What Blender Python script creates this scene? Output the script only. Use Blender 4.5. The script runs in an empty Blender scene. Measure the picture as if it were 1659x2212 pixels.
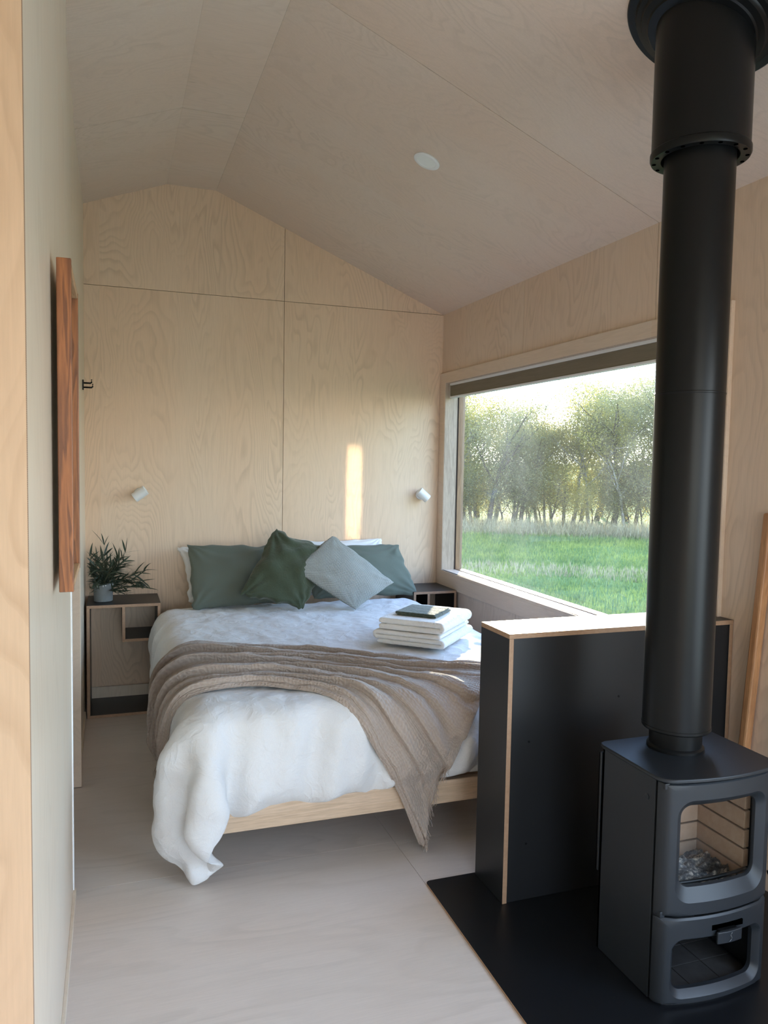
import bpy, bmesh, math, random
import numpy as np
from mathutils import Vector, Matrix
PI = math.pi
S = bpy.context.scene
COL = S.collection

# ------------------------------------------------------------------ camera
cam_d = bpy.data.cameras.new('camera'); cam = bpy.data.objects.new('camera', cam_d); COL.objects.link(cam)
yaw, pit, rol = 0.33910702, -0.06396684, 0.01753211
cy_, sy_, cp_, sp_ = math.cos(yaw), math.sin(yaw), math.cos(pit), math.sin(pit)
fv = Vector((sy_*cp_, cy_*cp_, sp_)); rv = Vector((cy_, -sy_, 0)); uv_ = rv.cross(fv)
r2 = rv*math.cos(rol) + uv_*math.sin(rol); u2 = -rv*math.sin(rol) + uv_*math.cos(rol)
M = Matrix((r2, u2, -fv)).transposed().to_4x4(); M.translation = Vector((0, 0, 1.6))
cam.matrix_world = M
cam_d.sensor_fit = 'HORIZONTAL'; cam_d.sensor_width = 36; cam_d.lens = 36*1668.3/1659
cam_d.clip_start = 0.02; cam_d.clip_end = 300
S.camera = cam

# ------------------------------------------------------------------ colour management
S.view_settings.view_transform = 'Standard'; S.view_settings.look = 'None'
S.view_settings.gamma = 1; S.view_settings.use_curve_mapping = False
S.view_settings.exposure = -0.40
try:
    S.cycles.use_denoising = True
    S.cycles.denoiser = 'OPENIMAGEDENOISE'
    S.cycles.max_bounces = 10; S.cycles.diffuse_bounces = 6; S.cycles.transparent_max_bounces = 24
    S.cycles.sample_clamp_indirect = 6.0
    S.cycles.caustics_reflective = False; S.cycles.caustics_refractive = False
except Exception:
    pass

# ------------------------------------------------------------------ world, sun, daylight through the openings, added lamps
SUN_AZ = math.radians(30.2); SUN_EL = math.radians(9.0)
sund = Vector((math.sin(SUN_AZ)*math.cos(SUN_EL), math.cos(SUN_AZ)*math.cos(SUN_EL), math.sin(SUN_EL)))
W_ = bpy.data.worlds.new('sky'); S.world = W_; W_.use_nodes = True
nt = W_.node_tree; nt.nodes.clear()
def N(nt, t, **k):
    n = nt.nodes.new(t)
    for a, b in k.items():
        if a == 'inp':
            for i, v in b.items(): n.inputs[i].default_value = v
        else: setattr(n, a, b)
    return n
tc = N(nt, 'ShaderNodeTexCoord')
dot = N(nt, 'ShaderNodeVectorMath', operation='DOT_PRODUCT', inp={1: sund}); nt.links.new(tc.outputs['Generated'], dot.inputs[0])
sep = N(nt, 'ShaderNodeSeparateXYZ'); nt.links.new(tc.outputs['Generated'], sep.inputs[0])
cr = N(nt, 'ShaderNodeValToRGB'); nt.links.new(sep.outputs['Z'], cr.inputs[0])
e = cr.color_ramp.elements
e[0].position = 0.0; e[0].color = (1.0, .93, .80, 1); e[1].position = 0.6; e[1].color = (.36, .55, 1.0, 1)
x = e.new(.18); x.color = (.50, .76, 1.0, 1)
mx = N(nt, 'ShaderNodeMath', operation='MAXIMUM', inp={1: 0}); nt.links.new(dot.outputs['Value'], mx.inputs[0])
pw = N(nt, 'ShaderNodeMath', operation='POWER', inp={1: 9}); nt.links.new(mx.outputs[0], pw.inputs[0])
pw2 = N(nt, 'ShaderNodeMath', operation='POWER', inp={1: 90}); nt.links.new(mx.outputs[0], pw2.inputs[0])
m1 = N(nt, 'ShaderNodeMath', operation='MULTIPLY_ADD', inp={1: 2.5, 2: 9.4}); nt.links.new(pw.outputs[0], m1.inputs[0])
m2 = N(nt, 'ShaderNodeMath', operation='MULTIPLY_ADD', inp={1: 6.0}); nt.links.new(pw2.outputs[0], m2.inputs[0]); nt.links.new(m1.outputs[0], m2.inputs[2])
bg = N(nt, 'ShaderNodeBackground'); nt.links.new(cr.outputs[0], bg.inputs[0]); nt.links.new(m2.outputs[0], bg.inputs[1])
wo = N(nt, 'ShaderNodeOutputWorld'); nt.links.new(bg.outputs[0], wo.inputs[0])

def lamp(name, kind, loc, direction, **k):
    d = bpy.data.lights.new(name, kind); o = bpy.data.objects.new(name, d); COL.objects.link(o)
    o.location = loc; o.rotation_euler = Vector(direction).to_track_quat('-Z', 'Y').to_euler()
    for a, b in k.items(): setattr(d, a, b)
    return o
lamp('sun', 'SUN', (20, 34, 8), -sund, energy=26.0, angle=math.radians(.6), color=(1.0, .84, .60))
# sky portal for the picture window, an added fill lamp at the unseen rear opening
# and an area lamp for the side window behind the camera
po = lamp('window_daylight', 'AREA', (2.47, 3.925, 1.50), (-1, 0, 0), shape='RECTANGLE', size=2.65, size_y=1.38, energy=1)
po.data.cycles.is_portal = True          # no light of its own: guides sampling of the sky through the picture window
lamp('rear_fill', 'AREA', (0.7, -2.05, 1.25), (.10, 1, -.04), shape='RECTANGLE', size=1.9, size_y=1.9, energy=18, color=(1.0, .94, .88))
lamp('side_daylight', 'AREA', (2.27, .15, 1.25), (-1, .55, -.12), shape='RECTANGLE', size=1.5, size_y=1.7, energy=60, color=(.72, .87, 1.0))
# added narrow-beam lamp, standing in for reflected sun: an upright patch on the end wall
gd = Vector((1.655, 5.35, 1.38)) - Vector((.95, -1.9, 1.80))
gl = lamp('glint_lamp', 'AREA', (.95, -1.9, 1.80), gd, shape='RECTANGLE', size=.09, size_y=.66, energy=.48, color=(1.0, .80, .48))
gl.data.spread = math.radians(.6)

# ------------------------------------------------------------------ material helpers
def new_mat(name):
    m = bpy.data.materials.new(name); m.use_nodes = True
    nt = m.node_tree; nt.nodes.clear()
    out = N(nt, 'ShaderNodeOutputMaterial'); b = N(nt, 'ShaderNodeBsdfPrincipled')
    nt.links.new(b.outputs[0], out.inputs[0])
    return m, nt, b
def lnk(nt, a, b): nt.links.new(a, b)
def coords(nt, scale=(1, 1, 1), rot=(0, 0, 0)):
    t = N(nt, 'ShaderNodeTexCoord'); mp = N(nt, 'ShaderNodeMapping')
    mp.inputs['Scale'].default_value = scale; mp.inputs['Rotation'].default_value = rot
    lnk(nt, t.outputs['Object'], mp.inputs[0]); return mp.outputs[0]
def noise(nt, vec, scale, detail=3, rough=.5, dist=0.0, dim='3D'):
    n = N(nt, 'ShaderNodeTexNoise', noise_dimensions=dim); n.inputs['Scale'].default_value = scale
    n.inputs['Detail'].default_value = detail; n.inputs['Roughness'].default_value = rough; n.inputs['Distortion'].default_value = dist
    lnk(nt, vec, n.inputs['Vector']); return n
def ramp(nt, fac, stops):
    r = N(nt, 'ShaderNodeValToRGB'); lnk(nt, fac, r.inputs[0]); el = r.color_ramp.elements
    while len(el) < len(stops): el.new(.5)
    for q, (p, c) in zip(el, stops): q.position = p; q.color = (*c, 1) if len(c) == 3 else c
    return r.outputs[0]
def mixc(nt, fac, a, b, mode='MIX'):
    m = N(nt, 'ShaderNodeMix', data_type='RGBA', blend_type=mode)
    for s, v in ((m.inputs[0], fac), (m.inputs[6], a), (m.inputs[7], b)):
        if hasattr(v, 'is_output'): lnk(nt, v, s)
        else: s.default_value = v if isinstance(v, (int, float)) else (*v, 1)
    return m.outputs[2]
def mth(nt, op, *a):
    m = N(nt, 'ShaderNodeMath', operation=op)
    for i, v in enumerate(a):
        if hasattr(v, 'is_output'): lnk(nt, v, m.inputs[i])
        else: m.inputs[i].default_value = v
    return m.outputs[0]
def bump(nt, b, h, strength=.3, dist=.002):
    n = N(nt, 'ShaderNodeBump'); n.inputs['Strength'].default_value = strength; n.inputs['Distance'].default_value = dist
    lnk(nt, h, n.inputs['Height']); lnk(nt, n.outputs[0], b.inputs['Normal']); return n

def ply(name, base, line, grain='z', pan=(1.2, 1.2, 2.7), off=(0, 0, 0), rough=.42, lines=26, contrast=.55, seed=0.0, spec=.35):
    """birch-faced plywood: contour lines of a stretched noise give the rotary-cut figure, shifted for each sheet"""
    m, nt, b = new_mat(name)
    t = N(nt, 'ShaderNodeTexCoord'); P = t.outputs['Object']
    s = {'x': (.26, 1, 1), 'y': (1, .26, 1), 'z': (1, 1, .26)}[grain]
    sh = N(nt, 'ShaderNodeVectorMath', operation='SUBTRACT', inp={1: off}); lnk(nt, P, sh.inputs[0])
    dv = N(nt, 'ShaderNodeVectorMath', operation='DIVIDE', inp={1: pan}); lnk(nt, sh.outputs[0], dv.inputs[0])
    fl = N(nt, 'ShaderNodeVectorMath', operation='FLOOR'); lnk(nt, dv.outputs[0], fl.inputs[0])
    wn = N(nt, 'ShaderNodeTexWhiteNoise', noise_dimensions='3D'); lnk(nt, fl.outputs[0], wn.inputs[0])
    W = mth(nt, 'MULTIPLY_ADD', wn.outputs['Value'], 17.0, seed)
    st = N(nt, 'ShaderNodeVectorMath', operation='MULTIPLY', inp={1: s}); lnk(nt, P, st.inputs[0])
    n = noise(nt, st.outputs[0], 1.9, 3.6, .48, .45, '4D'); lnk(nt, W, n.inputs['W'])
    k = mth(nt, 'MULTIPLY', n.outputs[0], lines)
    fr = mth(nt, 'FRACT', k)
    ln = ramp(nt, fr, [(0, (0, 0, 0)), (.45, (.05,)*3), (.86, (1, 1, 1)), (.97, (.45,)*3), (1.0, (0, 0, 0))])
    md = noise(nt, st.outputs[0], 5.5, 2, .5, 0, '4D'); lnk(nt, W, md.inputs['W'])
    mdr = ramp(nt, md.outputs[0], [(.35, (.1,)*3), (.65, (1, 1, 1))])
    lm = mth(nt, 'MULTIPLY', ln, mdr)
    lm = mth(nt, 'MULTIPLY', lm, contrast)
    s2 = {'x': (.05, 1, 1), 'y': (1, .05, 1), 'z': (1, 1, .05)}[grain]
    sf = N(nt, 'ShaderNodeVectorMath', operation='MULTIPLY', inp={1: s2}); lnk(nt, P, sf.inputs[0])
    fb = noise(nt, sf.outputs[0], 190, 3, .6)
    fbr = ramp(nt, fb.outputs[0], [(.3, (.955,)*3), (.7, (1.03,)*3)])
    bl = noise(nt, st.outputs[0], 1.3, 3, .6, .2, '4D'); lnk(nt, W, bl.inputs['W'])
    pink = mixc(nt, ramp(nt, bl.outputs[0], [(.35, (0, 0, 0)), (.7, (1, 1, 1))]), base, (base[0]*1.0, base[1]*.93, base[2]*.88))
    c = mixc(nt, lm, pink, line)
    c = mixc(nt, 1.0, c, fbr, 'MULTIPLY')
    # tiny pin knots
    vo = N(nt, 'ShaderNodeTexVoronoi', voronoi_dimensions='3D'); vo.inputs['Scale'].default_value = 1.9; lnk(nt, st.outputs[0], vo.inputs['Vector'])
    kn = ramp(nt, vo.outputs['Distance'], [(0, (1, 1, 1)), (.012, (.7,)*3), (.02, (0, 0, 0))])
    c = mixc(nt, kn, c, (line[0]*.5, line[1]*.42, line[2]*.35))
    lnk(nt, c, b.inputs['Base Color']); b.inputs['Roughness'].default_value = rough
    b.inputs['Specular IOR Level'].default_value = spec
    bump(nt, b, fb.outputs[0], .06, .001)
    return m

def plain(name, col, rough=.5, metal=0.0, spec=.5, nscale=0, namp=.06, bmp=0.0, bscale=200, coat=0.0, sheen=0.0):
    m, nt, b = new_mat(name)
    b.inputs['Roughness'].default_value = rough; b.inputs['Metallic'].default_value = metal
    b.inputs['Specular IOR Level'].default_value = spec; b.inputs['Coat Weight'].default_value = coat
    b.inputs['Sheen Weight'].default_value = sheen
    v = coords(nt)
    if nscale:
        n = noise(nt, v, nscale, 4, .6)
        c = mixc(nt, n.outputs[0], [q*(1-namp) for q in col], [min(1, q*(1+namp)) for q in col]); lnk(nt, c, b.inputs['Base Color'])
    else: b.inputs['Base Color'].default_value = (*col, 1)
    if bmp:
        n = noise(nt, v, bscale, 3, .6); bump(nt, b, n.outputs[0], bmp, .002)
    return m

def plyedge(name, axis):
    m, nt, b = new_mat(name); v = coords(nt); sp = N(nt, 'ShaderNodeSeparateXYZ'); lnk(nt, v, sp.inputs[0])
    a = sp.outputs[axis.upper()]
    w = mth(nt, 'SINE', mth(nt, 'MULTIPLY', a, 2*PI/.0036))
    n = noise(nt, v, 60, 3, .6)
    base = mixc(nt, n.outputs[0], (.34, .20, .12), (.58, .40, .26))
    c = mixc(nt, mth(nt, 'MULTIPLY', mth(nt, 'ADD', w, 1.0), .32), base, (.16, .075, .04))
    lnk(nt, c, b.inputs['Base Color']); b.inputs['Roughness'].default_value = .6
    return m

def solidwood(name, c1, c2, axis='z', rough=.45, scale=10, rings=3.0):
    m, nt, b = new_mat(name)
    s = {'x': (.07, 1, 1), 'y': (1, .07, 1), 'z': (1, 1, .07)}[axis]
    v = coords(nt, s); n = noise(nt, v, scale, 3, .55, .6); fb = noise(nt, v, scale*9, 4, .7)
    k = mth(nt, 'FRACT', mth(nt, 'MULTIPLY', n.outputs[0], rings*2))
    c = mixc(nt, ramp(nt, k, [(0, (0, 0, 0)), (.8, (1, 1, 1)), (1, (0, 0, 0))]), c1, c2)
    c = mixc(nt, 1.0, c, ramp(nt, fb.outputs[0], [(.3, (.80,)*3), (.7, (1.1,)*3)]), 'MULTIPLY')
    lnk(nt, c, b.inputs['Base Color']); b.inputs['Roughness'].default_value = rough; bump(nt, b, fb.outputs[0], .12, .001)
    return m

BIRCH = (.76, .59, .44); BLINE = (.50, .36, .245)
MT = {}
MT['wall_back'] = ply('birch ply end wall', BIRCH, BLINE, 'z', off=(1.13-2.4, 0, 0), contrast=.42, lines=52)
MT['wall_side'] = ply('birch ply side wall', (.70, .57, .46), (.50, .38, .29), 'z', off=(0, 5.35-6*1.2, 0), seed=3.3, contrast=.45, lines=44)
MT['wall_left'] = ply('birch ply pale', (.74, .66, .55), (.56, .46, .35), 'z', seed=5.1, contrast=.3, off=(0, .05, 0), rough=.30, spec=.5)
MT['ceil'] = ply('birch ply ceiling', (.67, .565, .49), (.50, .41, .345), 'x', pan=(6, 1.2, 9), off=(-3, 5.35-6*1.2, 0), seed=8.4, contrast=.36, lines=46)
MT['floor'] = ply('limewashed ply floor', (.68, .625, .58), (.50, .44, .39), 'x', pan=(2.4, 1.2, 5), off=(1.12-2.4, 2.97-4.8, 0), rough=.33, seed=2.2, contrast=.30, lines=20, spec=.4)
MT['orange'] = ply('oiled ply cupboard', (.62, .445, .305), (.47, .31, .195), 'z', seed=11, contrast=.6, lines=44, off=(-2, 0, 0))
MT['trimw'] = ply('ply trim', (.68, .56, .45), (.50, .39, .29), 'y', pan=(5, 1.2, 9), off=(0, 5.35-6*1.2, 0), seed=6.6, contrast=.3)
MT['reveal'] = solidwood('pale hardwood reveal', (.50, .40, .31), (.40, .31, .235), 'z', .55, 30, 2)
MT['sash'] = solidwood('brown timber sash', (.36, .22, .12), (.26, .15, .08), 'z', .5, 24, 2)
MT['black'] = plain('black laminate', (.009, .010, .012), .42, 0, .5, 3, .25)
MT['hearth'] = plain('black hearth sheet', (.006, .007, .009), .36, 0, .5, 2.5, .3)
MT['ex'] = plyedge('ply edge x', 'x'); MT['ez'] = plyedge('ply edge z', 'z'); MT['ey'] = plyedge('ply edge y', 'y')
MT['gap'] = plain('shadow gap', (.03, .02, .015), .9)
MT['steel'] = plain('matt black flue paint', (.006, .0065, .007), .32, .0, .20, 40, .1, .05, 900)
MT['iron'] = plain('charcoal stove paint', (.014, .017, .021), .42, .0, .40, 60, .08, .12, 1400)
MT['white'] = plain('white plastic', (.78, .80, .82), .4)
MT['hole'] = plain('hole', (.0, .0, .0), 1, 0, 0)  # pure black stands in for the dark inside vent holes and slot
MT['diff'] = plain('frosted diffuser', (.80, .83, .83), .6)
MT['oak'] = solidwood('pale oak bed', (.62, .46, .33), (.54, .39, .265), 'x', .5, 14, 3)
MT['oakz'] = solidwood('pale oak leg', (.62, .46, .33), (.54, .39, .265), 'z', .5, 14, 3)
MT['jarrah'] = solidwood('orange brown hardwood', (.37, .13, .042), (.17, .058, .022), 'z', .42, 26, 2.6)
MT['jarrahy'] = solidwood('pale brown hardwood', (.55, .34, .19), (.44, .25, .13), 'y', .5, 20, 2.2)
MT['pole'] = solidwood('light brown timber', (.50, .26, .12), (.38, .18, .08), 'z', .5, 26, 2.2)
MT['rail'] = plain('blind rail', (.80, .80, .80), .35)
MT['concrete'] = plain('grey concrete', (.20, .215, .22), .75, 0, .3, 9, .35, .3, 90)
MT['chip'] = plain('white glaze drips', (.62, .63, .62), .6)

def clothmat(name, col, scale=700, bmp=.25, wr=.0, wscale=14, sheen=.15, col2=None, rough=.85, trans=0.0):
    m, nt, b = new_mat(name); v = coords(nt)
    n1 = noise(nt, v, scale, 2, .6); n2 = noise(nt, v, wscale, 4, .62, .9)
    n4 = noise(nt, v, wscale*.62, 3, .5, 1.1); n5 = noise(nt, v, wscale*.3, 2, .5, 0)
    cre = mth(nt, 'POWER', mth(nt, 'SUBTRACT', 1.0, mth(nt, 'ABSOLUTE', mth(nt, 'MULTIPLY_ADD', n4.outputs[0], 4.0, -2.0))), 3.0)
    h = mth(nt, 'ADD', mth(nt, 'MULTIPLY', n1.outputs[0], .10), mth(nt, 'MULTIPLY', n2.outputs[0], wr))
    h = mth(nt, 'ADD', h, mth(nt, 'MULTIPLY', mth(nt, 'MULTIPLY', mth(nt, 'MAXIMUM', cre, 0.0), n5.outputs[0]), wr*.50))
    bump(nt, b, h, bmp, .02)
    nn = noise(nt, v, 300, 3, .6)
    c = mixc(nt, nn.outputs[0], [q*.92 for q in col], [min(1, q*1.06) for q in (col2 or col)])
    lnk(nt, c, b.inputs['Base Color']); b.inputs['Roughness'].default_value = rough
    b.inputs['Sheen Weight'].default_value = sheen; b.inputs['Specular IOR Level'].default_value = .2
    return m
MT['linen'] = clothmat('white linen', (.72, .72, .725), 900, .55, .60, 14)
MT['linen2'] = clothmat('white pillow cotton', (.80, .79, .78), 900, .3, .7, 16)
MT['sage'] = clothmat('sage green cotton', (.122, .142, .116), 900, .18, .5, 9)
MT['velvet'] = clothmat('dark green velvet', (.036, .047, .026), 600, .4, .5, 26, .35, (.070, .086, .048))
MT['towel'] = clothmat('white terry', (.82, .80, .76), 260, .8, .2, 40, .4)
MT['wash'] = clothmat('dark olive terry', (.055, .070, .045), 300, .8, .2, 40, .4)

def weave_mat():
    m, nt, b = new_mat('grey white weave')
    t = N(nt, 'ShaderNodeTexCoord'); mp = N(nt, 'ShaderNodeMapping'); lnk(nt, t.outputs['UV'], mp.inputs[0])
    sp = N(nt, 'ShaderNodeSeparateXYZ'); lnk(nt, mp.outputs[0], sp.inputs[0])
    n = noise(nt, mp.outputs[0], 30, 2, .5)
    a = mth(nt, 'SINE', mth(nt, 'ADD', mth(nt, 'MULTIPLY', sp.outputs[0], 2*PI*46), mth(nt, 'MULTIPLY', n.outputs[0], 2.0)))
    c = mth(nt, 'SINE', mth(nt, 'ADD', mth(nt, 'MULTIPLY', sp.outputs[1], 2*PI*46), mth(nt, 'MULTIPLY', n.outputs[0], 2.0)))
    k = mth(nt, 'MULTIPLY', a, c)
    f = ramp(nt, mth(nt, 'MULTIPLY_ADD', k, .5, .5), [(.30, (0, 0, 0)), (.70, (1, 1, 1))])
    col = mixc(nt, f, (.15, .165, .15), (.48, .485, .445)); lnk(nt, col, b.inputs['Base Color'])
    b.inputs['Roughness'].default_value = .9; bump(nt, b, k, .5, .003)
    return m
MT['weave'] = weave_mat()

def throw_mat():
    m, nt, b = new_mat('mushroom muslin')
    t = N(nt, 'ShaderNodeTexCoord'); sp = N(nt, 'ShaderNodeSeparateXYZ'); lnk(nt, t.outputs['UV'], sp.inputs[0])
    n = noise(nt, t.outputs['UV'], 7, 3, .6); n3 = noise(nt, t.outputs['UV'], 45, 3, .6)
    off = mth(nt, 'ADD', mth(nt, 'MULTIPLY', n.outputs[0], .07), mth(nt, 'MULTIPLY', n3.outputs[0], .022))
    a = mth(nt, 'SINE', mth(nt, 'MULTIPLY', mth(nt, 'ADD', sp.outputs[0], off), 2*PI*52))
    c = mth(nt, 'SINE', mth(nt, 'MULTIPLY', mth(nt, 'ADD', sp.outputs[1], off), 2*PI*58))
    h = mth(nt, 'ADD', mth(nt, 'MULTIPLY', a, .6), c)
    h = mth(nt, 'ADD', h, mth(nt, 'MULTIPLY', n3.outputs[0], 1.2))
    h = mth(nt, 'MULTIPLY', h, mth(nt, 'MULTIPLY_ADD', n.outputs[0], 1.4, -.1)); bump(nt, b, h, .62, .0026)
    f = mth(nt, 'MULTIPLY_ADD', h, .18, .35)
    col = mixc(nt, f, (.330, .265, .225), (.500, .425, .370)); lnk(nt, col, b.inputs['Base Color'])
    b.inputs['Roughness'].default_value = .95; b.inputs['Sheen Weight'].default_value = .2; b.inputs['Specular IOR Level'].default_value = .15
    return m
MT['throw'] = throw_mat()

# ------------------------------------------------------------------ mesh helpers
def tag(o, label=None, cat=None, group=None, kind=None):
    if label: o['label'] = label
    if cat: o['category'] = cat
    if group: o['group'] = group
    if kind: o['kind'] = kind
    return o
def link(name, me, parent=None, mats=(), smooth=False):
    o = bpy.data.objects.new(name, me); COL.objects.link(o)
    for m in mats: me.materials.append(MT[m] if isinstance(m, str) else m)
    if smooth:
        me.polygons.foreach_set('use_smooth', [True]*len(me.polygons))
    if parent is not None:
        o.parent = parent; o.matrix_parent_inverse = parent.matrix_world.inverted()
    return o
def empty(name, loc=(0, 0, 0)):
    o = bpy.data.objects.new(name, None); COL.objects.link(o); o.location = loc
    o.matrix_world = Matrix.Translation(Vector(loc)); o.empty_display_size = .05
    return o
class MB:
    def __init__(s): s.v = []; s.f = []; s.m = []; s.uv = {}
    def add(s, vs, fs, m=0):
        b = len(s.v); s.v += [tuple(p) for p in vs]
        for f in fs: s.f.append([b+i for i in f]); s.m.append(m)
    def box(s, x0, x1, y0, y1, z0, z1, m=0, faces=None):
        v = [(x, y, z) for z in (z0, z1) for y in (y0, y1) for x in (x0, x1)]
        fs = {'-z': (0, 2, 3, 1), '+z': (4, 5, 7, 6), '-y': (0, 1, 5, 4), '+y': (2, 6, 7, 3), '-x': (0, 4, 6, 2), '+x': (1, 3, 7, 5)}
        b = len(s.v); s.v += v
        for k, f in fs.items():
            s.f.append([b+i for i in f]); s.m.append((faces or {}).get(k, m))
    def prism(s, poly, vec, m=0, mside=None):
        n = len(poly); vec = Vector(vec); p = [Vector(q) for q in poly]
        b = len(s.v); s.v += [tuple(q) for q in p] + [tuple(q+vec) for q in p]
        s.f.append([b+i for i in range(n)][::-1]); s.m.append(m)
        s.f.append([b+n+i for i in range(n)]); s.m.append(m)
        for i in range(n):
            j = (i+1) % n; s.f.append([b+i, b+j, b+n+j, b+n+i]); s.m.append(m if mside is None else mside)
    def lathe(s, prof, axis_o=(0, 0, 0), n=48, m=0, frame=None, cap=True):
        o = Vector(axis_o)
        if frame is None: ax, ay, az = Vector((1, 0, 0)), Vector((0, 1, 0)), Vector((0, 0, 1))
        else: ax, ay, az = frame
        b = len(s.v); k = len(prof)
        for r, h in prof:
            for i in range(n):
                a = 2*PI*i/n; s.v.append(tuple(o + ax*(r*math.cos(a)) + ay*(r*math.sin(a)) + az*h))
        for j in range(k-1):
            for i in range(n):
                i2 = (i+1) % n; s.f.append([b+j*n+i, b+j*n+i2, b+(j+1)*n+i2, b+(j+1)*n+i]); s.m.append(m)
        if cap:
            s.f.append([b+i for i in range(n)][::-1]); s.m.append(m)
            s.f.append([b+(k-1)*n+i for i in range(n)]); s.m.append(m)
    def tube(s, pts, r, n=8, m=0):
        pts = [Vector(p) for p in pts]; rr = r if hasattr(r, '__len__') else [r]*len(pts); b = len(s.v)
        for i, p in enumerate(pts):
            d = (pts[min(i+1, len(pts)-1)] - pts[max(i-1, 0)]).normalized()
            a = d.cross(Vector((0, 0, 1)));
            if a.length < .1: a = d.cross(Vector((1, 0, 0)))
            a.normalize(); c = d.cross(a)
            for q in range(n):
                t = 2*PI*q/n; s.v.append(tuple(p + a*(rr[i]*math.cos(t)) + c*(rr[i]*math.sin(t))))
        for i in range(len(pts)-1):
            for q in range(n):
                q2 = (q+1) % n; s.f.append([b+i*n+q, b+i*n+q2, b+(i+1)*n+q2, b+(i+1)*n+q]); s.m.append(m)
        s.f.append([b+q for q in range(n)][::-1]); s.m.append(m)
        e = b+(len(pts)-1)*n; s.f.append([e+q for q in range(n)]); s.m.append(m)
    def build(s, name, mats, parent=None, smooth=False, bevel=0, auto=None, fix=True):
        me = bpy.data.meshes.new(name); me.from_pydata(s.v, [], s.f); me.update()
        for i, p in enumerate(me.polygons): p.material_index = s.m[i]
        if fix:
            bm = bmesh.new(); bm.from_mesh(me); bmesh.ops.recalc_face_normals(bm, faces=bm.faces); bm.to_mesh(me); bm.free()
        o = link(name, me, parent, mats if isinstance(mats, (list, tuple)) else [mats], smooth)
        if bevel:
            md = o.modifiers.new('bevel', 'BEVEL'); md.width = bevel; md.segments = 2; md.limit_method = 'ANGLE'; md.angle_limit = math.radians(40)
        if auto:
            me.polygons.foreach_set('use_smooth', [True]*len(me.polygons))
            me.set_sharp_from_angle(angle=math.radians(auto))
        return o
def gridmesh(name, P, mat, parent=None, uv=None, sub=0, solid=0, smooth=True):
    """P: (n, m, 3) array of points"""
    n, m = P.shape[:2]; idx = np.arange(n*m).reshape(n, m)
    F = np.stack([idx[:-1, :-1], idx[1:, :-1], idx[1:, 1:], idx[:-1, 1:]], -1).reshape(-1, 4)
    me = bpy.data.meshes.new(name); me.from_pydata(P.reshape(-1, 3).tolist(), [], F.tolist()); me.update()
    if uv is not None:
        l = me.uv_layers.new(name='UVMap'); vi = np.zeros(len(me.loops), int); me.loops.foreach_get('vertex_index', vi)
        l.data.foreach_set('uv', uv.reshape(-1, 2)[vi].ravel())
    o = link(name, me, parent, [mat], smooth)
    if solid:
        md = o.modifiers.new('thick', 'SOLIDIFY'); md.thickness = solid; md.offset = -1
    if sub:
        md = o.modifiers.new('sub', 'SUBSURF'); md.levels = sub; md.render_levels = sub
    return o
def vnoise(seed, shape, cells):
    """smooth value noise on a grid, numpy"""
    rng = np.random.RandomState(seed); n, m = shape; a, b = cells
    g = rng.rand(a+3, b+3)*2-1
    u = np.linspace(0, a, n); v = np.linspace(0, b, m); iu = u.astype(int); iv = v.astype(int)
    fu = u-iu; fv_ = v-iv; fu = fu*fu*(3-2*fu); fv_ = fv_*fv_*(3-2*fv_)
    g00 = g[iu][:, iv]; g10 = g[iu+1][:, iv]; g01 = g[iu][:, iv+1]; g11 = g[iu+1][:, iv+1]
    return (g00*(1-fu)[:, None] + g10*fu[:, None])*(1-fv_)[None] + (g01*(1-fu)[:, None] + g11*fu[:, None])*fv_[None]

# ------------------------------------------------------------------ room shell
D, WR, WLF, WLN = 5.35, 2.33, -.165, -.14
RX0, RX1, RZ, EV, LV = .346, .663, 3.386, 2.70, 3.20
G = .0016; T = .012
def struct(o): o['kind'] = 'structure'; return o

# floor: sheets with hairline joints over a dark base
f = MB(); f.box(-1.25, 2.45, -2.2, 5.45, -.08, -.005, 1)
for (x0, x1, y0, y1) in ((-1.2, 1.12, -2.2, .57), (-1.2, 1.12, .57, 1.77), (-1.2, 1.12, 1.77, 2.97), (-1.2, 1.12, 2.97, 4.17), (-1.2, 1.12, 4.17, 5.37),
                         (1.12, 2.4, -2.2, .57), (1.12, 2.4, .57, 1.77), (1.12, 2.4, 1.77, 2.97), (1.12, 2.4, 2.97, 4.17), (1.12, 2.4, 4.17, 5.37)):
    f.box(x0+.0007, x1-.0007, y0+.0007, y1-.0007, -.006, 0, 0)
struct(f.build('floor', ['floor', 'gap']))

# back (head) wall, four sheets
def slope(x):
    if x < RX0: return LV + (RZ-LV)*(x-WLF)/(RX0-WLF)
    if x < RX1: return RZ
    return RZ + (EV-RZ)*(x-RX1)/(WR-RX1)
w = MB(); xs = 1.13
w.prism([(WLF-.1, D+T, -.02), (WR+.1, D+T, -.02), (WR+.1, D+T, EV-.02), (RX1, D+T, RZ+.02), (RX0, D+T, RZ+.02), (WLF-.1, D+T, LV)], (0, .1, 0), 1)
w.prism([(WLF-.02, D, 0), (xs-G, D, 0), (xs-G, D, 2.70-G), (WLF-.02, D, 2.70-G)], (0, T, 0))
w.prism([(xs+G, D, 0), (WR+.02, D, 0), (WR+.02, D, 2.70-G), (xs+G, D, 2.70-G)], (0, T, 0))
w.prism([(WLF-.02, D, 2.70+G), (xs-G, D, 2.70+G), (xs-G, D, slope(xs)+.01), (RX1, D, RZ+.01), (RX0, D, RZ+.01), (WLF-.02, D, LV+.01)], (0, T, 0))
w.prism([(xs+G, D, 2.70+G), (WR, D, 2.70+G), (xs+G, D, slope(xs)+.01)], (0, T, 0))
struct(w.build('wall_back', ['wall_back', 'gap']))
b = MB(); b.box(WLF, WR, D-.012, D, 0, .09); struct(b.build('baseboard_back', 'wall_left', bevel=.002))

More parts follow.
